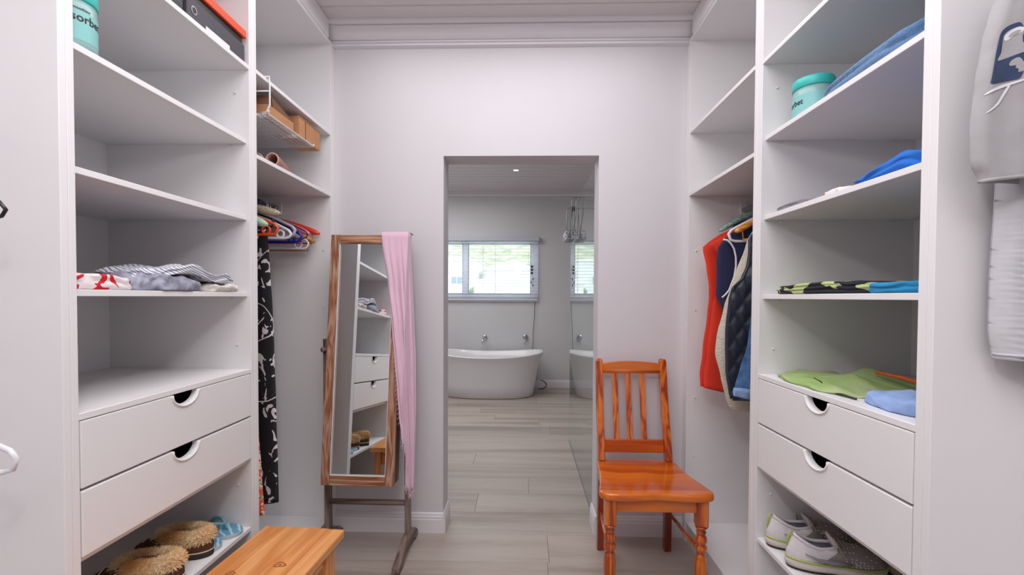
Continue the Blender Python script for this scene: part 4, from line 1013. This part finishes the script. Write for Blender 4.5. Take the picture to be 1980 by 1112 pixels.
# floral dress
M_flor = blotch('black cloth with white blossoms', (13, 13, 20), (206, 200, 202), 15, .60, 2.2, bump=.05, stretch=(1.3, 1, .8), detail=1.5)
def flor(m):
    nt, N, L, p = nodes_of(m)
    tc = N.new('ShaderNodeTexCoord'); n1 = N.new('ShaderNodeTexNoise'); n1.inputs['Scale'].default_value = 5; n1.inputs['Detail'].default_value = 0; L.new(tc.outputs['Object'], n1.inputs['Vector'])
    su = N.new('ShaderNodeMath'); su.operation = 'SUBTRACT'; su.inputs[1].default_value = .47; L.new(n1.outputs[0], su.inputs[0])
    ab = N.new('ShaderNodeMath'); ab.operation = 'ABSOLUTE'; L.new(su.outputs[0], ab.inputs[0])
    lt = N.new('ShaderNodeMath'); lt.operation = 'LESS_THAN'; lt.inputs[1].default_value = .006; L.new(ab.outputs[0], lt.inputs[0])
    old = p.inputs['Base Color'].links[0].from_socket
    mx = N.new('ShaderNodeMix'); mx.data_type = 'RGBA'; L.new(lt.outputs[0], mx.inputs[0]); L.new(old, mx.inputs[6]); mx.inputs[7].default_value = hexlin(210, 205, 206); L.new(mx.outputs[2], p.inputs['Base Color'])
flor(M_flor)
hanger('black hanger carrying the long floral dress', RX, 2.0, RZ, H['black'], half=.16, n=.055, drop=.05, bar=.09)
hung('dress', 'long black dress with white blossom print hanging beside the left partition', 'dress', M_flor,
     [(1.62, -1.19), (1.60, -1.165), (1.53, -1.138), (1.40, -1.130), (1.2, -1.118), (1.0, -1.112), (.7, -1.104), (.5, -1.098), (.335, -1.096)], 1.995, .028, lambda z: -1.47, (5, .005), seed=3, slant=.05)
M_orp = blotch('orange and pink patterned cloth', (214, 90, 60), (226, 200, 180), 40, .5, .8, third=(130, 120, 60))
hung('patterned_dress', 'orange patterned garment, a sliver of it showing beside the floral dress', 'dress', M_orp,
     [(1.60, -1.20), (1.56, -1.15), (1.3, -1.10), (.9, -1.078), (.7, -1.070), (.55, -1.060), (.37, -1.048)], 1.80, .03, lambda z: -1.45, (6, .004), seed=8)
hanger('grey hanger carrying the orange patterned garment', RX, 1.80, RZ, H['grey'], half=.14, n=.06, drop=.05, bar=.09)

# ------------------------------------------------------------------ right rail
RXR, RZR = 1.11, 1.705
hanger('mint and blue braided padded hanger above the red vest', RXR, 2.205, RZR, M_minthex, half=.185, n=.030, drop=.095, kind='pad', r=.95)
hanger('white plastic hanger above the navy vest', RXR, 2.035, RZR, H['white'], half=.205, n=.055, drop=.095, bar=.14, r=.0065)
hanger('orange wood hanger just behind the quilted vest', RXR, 1.985+.02, RZR, H['orangewood'], half=.203, n=.07, drop=.085, kind='wide', bar=.12)
hanger('black hanger carrying the red vest', RXR, 2.15, RZR, H['black'], half=.14, n=.06, drop=.05, bar=.09)
hanger('black wire hanger carrying the quilted vest', RXR, 1.90, RZR, H['black'], half=.12, n=.06, drop=.06, bar=.10)
M_redf = mat('orange red fleece', (208, 44, 16), .85, var=.05, scale=10, bump=.1, bscale=200, sheen=.2)
M_navyf = mat('navy jersey', (22, 28, 66), .85, var=.08, scale=12, sheen=.2)
M_cream = mat('cream sherpa', (208, 200, 184), .95, var=.05, scale=30, bump=.5, bscale=110, sheen=.4)
M_pipe = mat('white piping', (226, 220, 220), .7)
xr = lambda z: 1.33 if z < 1.5 else lerp(1.33, 1.18, (z-1.5)/.12)
v = thing('vest', 'orange-red sleeveless vest furthest back on the right rail', 'vest', (1.1, 2.15, .85))
hung(0, 0, 0, M_redf, [(1.60, 1.02), (1.585, .975), (1.555, .915), (1.525, .868), (1.497, .842), (1.40, .862), (1.311, .874), (1.26, .874), (1.202, .869), (1.0, .848), (.90, .836), (.84, .840)], 2.178, .022, xr, (4, .004), part='back_panel', parent=v, seed=1, slant=-.22)
hung(0, 0, 0, M_redf, [(1.585, .985), (1.545, .915), (1.504, .846), (1.495, .868), (1.446, .902), (1.391, .926), (1.337, .928), (1.284, .902), (1.25, .872), (1.202, .866), (1.0, .846), (.90, .834), (.842, .838)], 2.125, .022, xr, (4, .004), part='front_panel', parent=v, seed=1, slant=-.22)
MB().tube([(.846, 2.11, 1.504), (.868, 2.11, 1.495), (.902, 2.11, 1.446), (.926, 2.11, 1.391), (.928, 2.11, 1.337), (.902, 2.11, 1.284), (.880, 2.112, 1.255)], .0035, 6).build('armhole_seam', M_redf, v, smooth=True)
v = thing('vest', 'navy vest with white piping round the armhole, second from the back', 'vest', (1.1, 2.05, .9))
hung(0, 0, 0, M_navyf, [(1.585, .97), (1.56, .94), (1.525, .895), (1.486, .866), (1.44, .862), (1.35, .862), (1.263, .860), (1.235, .880), (1.15, .92), (.95, .95)], 2.065, .018, xr, (4, .003), part='back_panel', parent=v, seed=2)
hung(0, 0, 0, M_navyf, [(1.585, .975), (1.55, .935), (1.516, .883), (1.510, .895), (1.477, .920), (1.423, .930), (1.353, .923), (1.295, .902), (1.265, .876), (1.235, .880), (1.15, .92), (.95, .95)], 2.040, .018, xr, (4, .003), part='front_panel', parent=v, seed=2)
MB().tube([(.874, 2.03, 1.517), (.890, 2.028, 1.514), (.906, 2.028, 1.500), (.920, 2.028, 1.477), (.929, 2.028, 1.440), (.930, 2.028, 1.400), (.923, 2.028, 1.353), (.902, 2.028, 1.295), (.888, 2.03, 1.276), (.872, 2.03, 1.262)], .0040, 6).build('piping', M_pipe, v, smooth=True)
j = hung('jacket', 'cream sherpa jacket hanging between the navy vest and the quilted one', 'jacket', M_cream,
     [(1.60, 1.02), (1.56, .985), (1.505, .952), (1.332, .897), (1.215, .858), (1.10, .832), (1.02, .822), (.918, .850), (.84, .868), (.79, .885), (.765, .91)], 1.985, .05, xr, (4, .005), seed=4, sub=1)
# quilted vest
M_quilt = mat('navy quilted nylon', (34, 38, 54), .45, sheen=.2)
def quilt():
    v = thing('vest', 'dark navy diamond-quilted vest in front of the cream jacket', 'vest', (1.1, 1.9, .84))
    tab = sorted([(1.60, 1.02), (1.56, .97), (1.508, .925), (1.454, .926), (1.394, .920), (1.338, .896), (1.305, .860), (1.26, .849), (1.13, .836), (.958, .840), (.87, .852), (.839, .862)])
    n, k = 70, 120; rows = []
    for j in range(k+1):
        z = lerp(1.60, .839, j/k); xl = pl(tab, z)[0]; x1 = xr(z); r = []
        for i in range(n+1):
            s = i/n; x = lerp(xl, x1, s); a = (x+z*.62)/.062; b = (x-z*.62)/.062
            q = min(abs(math.sin(PI*a)), abs(math.sin(PI*b)))**.55
            y = 1.895-.004-.011*q-.006*min(1, s*10)+.006*math.sin(x*30)
            r.append((x, y, z))
        rows.append(r)
    MB().loft(rows, False, False, closed=False).build('quilted_front', M_quilt, v, smooth=True)
    hung(0, 0, 0, M_quilt, [(z, x+.001) for z, x in tab], 1.915, .016, xr, (3, .002), part='back_panel', parent=v, seed=2)
    MB().tube([(x-.001, 1.892, z) for z, x in tab if 1.30 < z < 1.57], .005, 6).build('armhole_binding', M_quilt, v, smooth=True)
    MB().tube([(.860, 1.890, .842), (1.0, 1.89, .838), (1.3, 1.89, .838)], .005, 6).build('hem_binding', M_quilt, v, smooth=True)
quilt()
M_denim = mat('blue denim', (52, 88, 136), .9, rgb2=(84, 122, 168), scale=22, bump=.3, bscale=260)
v = thing('denim_jacket', 'blue denim jacket nearest the open shelves on the right rail', 'jacket', (1.1, 1.82, .86))
hung(0, 0, 0, M_denim, [(1.55, 1.04), (1.45, .97), (1.30, .915), (1.254, .905), (1.16, .893), (1.074, .882), (.989, .858), (.91, .834), (.872, .832)], 1.82, .045, xr, (7, .006), part='sleeve', parent=v, seed=6, slant=-.18, sub=1)
hung(0, 0, 0, mat('pale denim cuff', (120, 150, 186), .9, var=.1, scale=60), [(.905, .832), (.893, .830), (.872, .832)], 1.82, .054, lambda z: 1.0, (7, .004), part='cuff', parent=v, seed=6, zstep=.006, slant=-.18)

# ------------------------------------------------------------------ nearest bays
hanger('white plastic hanger hanging empty by the nearest left side panel', XL-.205, .85, 1.12, H['white'], half=.222, n=.09, drop=.075, bar=.115, r=.0055)
hanger('black hanger hanging empty above the white one at the photo edge', XL-.22, .85, 1.61, H['black'], half=.225, n=.09, drop=.085, bar=.115, r=.0035)
M_tee = mat('light grey jersey', (168, 166, 168), .85, var=.04, scale=30, bump=.5, bscale=9)
M_linen = mat('pale grey crinkled linen', (198, 198, 202), .85, var=.04, scale=30)
M_nprint = mat('navy print', (34, 50, 84), .7, rgb2=(52, 68, 100), scale=25)
M_wprint = mat('white print', (224, 224, 228), .7)
hanger('black hanger carrying the grey printed shirt', XR+.275, .875, 2.02, H['black'], half=.19, n=.11, drop=.04, bar=.08, r=.004)
hanger('white hanger carrying the crinkled pale linen shirt', XR+.275, .917, 2.02, H['white'], half=.15, n=.13, drop=.05, bar=.09, r=.004)
def tee():
    t = thing('t_shirt', 'light grey t-shirt with navy print hanging at the right edge of the photo', 'shirt', (1.1, .875, 1.45))
    def ys(x, z):  # front surface of the jersey
        u = (x-.93)/.012; return .858-.010*math.exp(-((x-.905)/.03)**2)-.012*math.exp(-((x-.985)/.03)**2)+.010*math.exp(-((x-.938)/.006)**2)+.002*nz(x*30, z*8)
    tab = sorted([(1.90, .94), (1.86, .888), (1.82, .870), (1.78, .858), (1.74, .848), (1.66, .836), (1.578, .829), (1.51, .832), (1.484, .846)])
    rows = []; n, k = 60, 46
    for j in range(k+1):
        z = lerp(1.90, 1.478, j/k); xl = pl(tab, z)[0]; r = []
        for i in range(n+1):
            s = i/n; x = lerp(xl, 1.22, s**1.3); y = ys(x, z)+.016*(1-min(1, s*12))**2
            r.append((x, y, z+(.018*math.sin(s*9)*s if j == k else 0)))
        rows.append(r)
    back = [[(x, .895-(y-.858)*.3-.012*(1-min(1, (x-r[0][0])*30)), z) for x, y, z in r] for r in rows]
    m = MB(); m.loft(rows, False, False, closed=False).loft(back, False, False, closed=False)
    m.loft([[r[0] for r in rows], [b[0] for b in back]], False, False, closed=False)
    o = m.build('jersey', M_tee, t, smooth=True)
    MB().tube([(r[0], r[1]-.001, r[2]) for r in rows[-1]], .0035, 6).build('hem', M_tee, t, smooth=True)
    K = .858/880
    def tp(a, b): return (K*(840+a/5.054)-.006, 1.26+K*(586-b/5.054))
    def decal(poly, m, off, nm='print'):
        for _ in range(2):
            q = []
            for i in range(len(poly)):
                a, b = poly[i], poly[(i+1) % len(poly)]
                q += [(a[0]*.78+b[0]*.22, a[1]*.78+b[1]*.22), (a[0]*.22+b[0]*.78, a[1]*.22+b[1]*.78)]
            poly = q
        pts = [Vector((*tp(a, b), 0)) for a, b in poly]
        bm = bmesh.new(); vs = [bm.verts.new((p.x, 0, p.y)) for p in pts]; bm.faces.new(vs)
        bmesh.ops.triangulate(bm, faces=bm.faces)
        for _ in range(3): bmesh.ops.subdivide_edges(bm, edges=bm.edges[:], cuts=1, use_grid_fill=True)
        for v in bm.verts: v.co.y = ys(v.co.x, v.co.z)-off+(.016*(1-min(1, max(0, (v.co.x-pl(tab, v.co.z)[0])/(1.22-pl(tab, v.co.z)[0]))**(1/1.3)*12))**2)
        q = MB(); bm.verts.index_update(); q.add([tuple(v.co) for v in bm.verts], [tuple(v.index for v in f.verts) for f in bm.faces]); bm.free()
        q.build(nm, m, t)
    decal([(240, 455), (300, 400), (405, 375), (420, 640), (420, 900), (300, 915), (160, 945), (172, 880), (200, 690), (222, 560)], M_nprint, .0014)
    decal([(430, 425), (495, 405), (500, 355), (565, 348), (640, 378), (630, 560), (590, 660), (560, 650), (520, 760), (450, 950), (445, 600)], M_nprint, .0010)
    decal([(255, 530), (262, 490), (300, 450), (360, 425), (405, 430), (412, 480), (395, 520), (405, 575), (430, 590), (430, 660), (395, 668), (300, 700), (215, 730), (215, 710), (248, 650)], M_tee, .0018)
    decal([(262, 545), (262, 500), (310, 455), (370, 425), (410, 440), (400, 480), (340, 500), (290, 545)], M_wprint, .0024)
    decal([(290, 520), (310, 480), (360, 455), (385, 462), (370, 485), (320, 510)], M_tee, .0030)
    decal([(335, 720), (385, 700), (412, 740), (435, 790), (430, 835), (370, 845), (395, 815), (350, 800), (385, 775), (310, 780), (315, 750)], M_tee, .0018)
    decal([(495, 415), (560, 408), (615, 425), (632, 460), (590, 560), (548, 640), (570, 700), (590, 785), (480, 785), (455, 740), (440, 690), (470, 640), (478, 570), (430, 550), (425, 500), (480, 480)], M_tee, .0018)
    decal([(120, 1040), (150, 1000), (240, 955), (320, 935), (440, 905), (430, 925), (330, 955), (200, 1000)], M_wprint, .0022)
    decal([(300, 960), (328, 955), (270, 1060), (225, 1140), (150, 1200), (120, 1212), (205, 1130), (245, 1060)], M_wprint, .0024)
tee()
# linen shirt with a crinkled sleeve
def linen():
    rows = []; n, k = 40, 150
    tab = sorted([(1.86, .98), (1.6, .93), (1.47, .924), (1.3, .918), (1.20, .918), (1.142, .926)])
    for j in range(k+1):
        z = lerp(1.86, 1.142, j/k); xl = pl(tab, z)[0]; r = []
        cr = .5+.5*math.sin(z*9)
        for i in range(2*n):
            front = i < n; s = (i/(n-1)) if front else 1-((i-n)/(n-1)); x = lerp(xl, 1.06, s)
            w = .0030*math.sin(z*520+4*nz(x*22, z*16)+x*60)*(.35+.65*abs(nz(x*9, z*7, 4)))*(1 if z < 1.42 else .3)*math.sin(PI*min(1, s*1.15+.04))
            pr = min(1, s*9)**.5*min(1, (1-s)*9)**.5
            y = .917+(-.026 if front else .014)*pr+(w*2.4 if front else 0)+.006*math.sin(x*70)
            r.append((x, y, z))
        rows.append(r)
    t = thing('linen_shirt', 'pale crinkled linen shirt hanging behind the grey printed t-shirt', 'shirt', (1.0, .917, 1.14))
    MB().loft(rows).build('sleeve', M_linen, t, smooth=True)
    MB().tube([(x, y-.001, z+.010) for x, y, z in rows[-1][:n]], .0032, 6).build('cuff_seam', M_linen, t, smooth=True)
    hung(0, 0, 0, M_tee, [(1.30, .985), (1.145, .985), (1.09, .990)], .905, .012, lambda z: 1.12, (5, .003), part='shirt_tail', parent=t, seed=9)
linen()
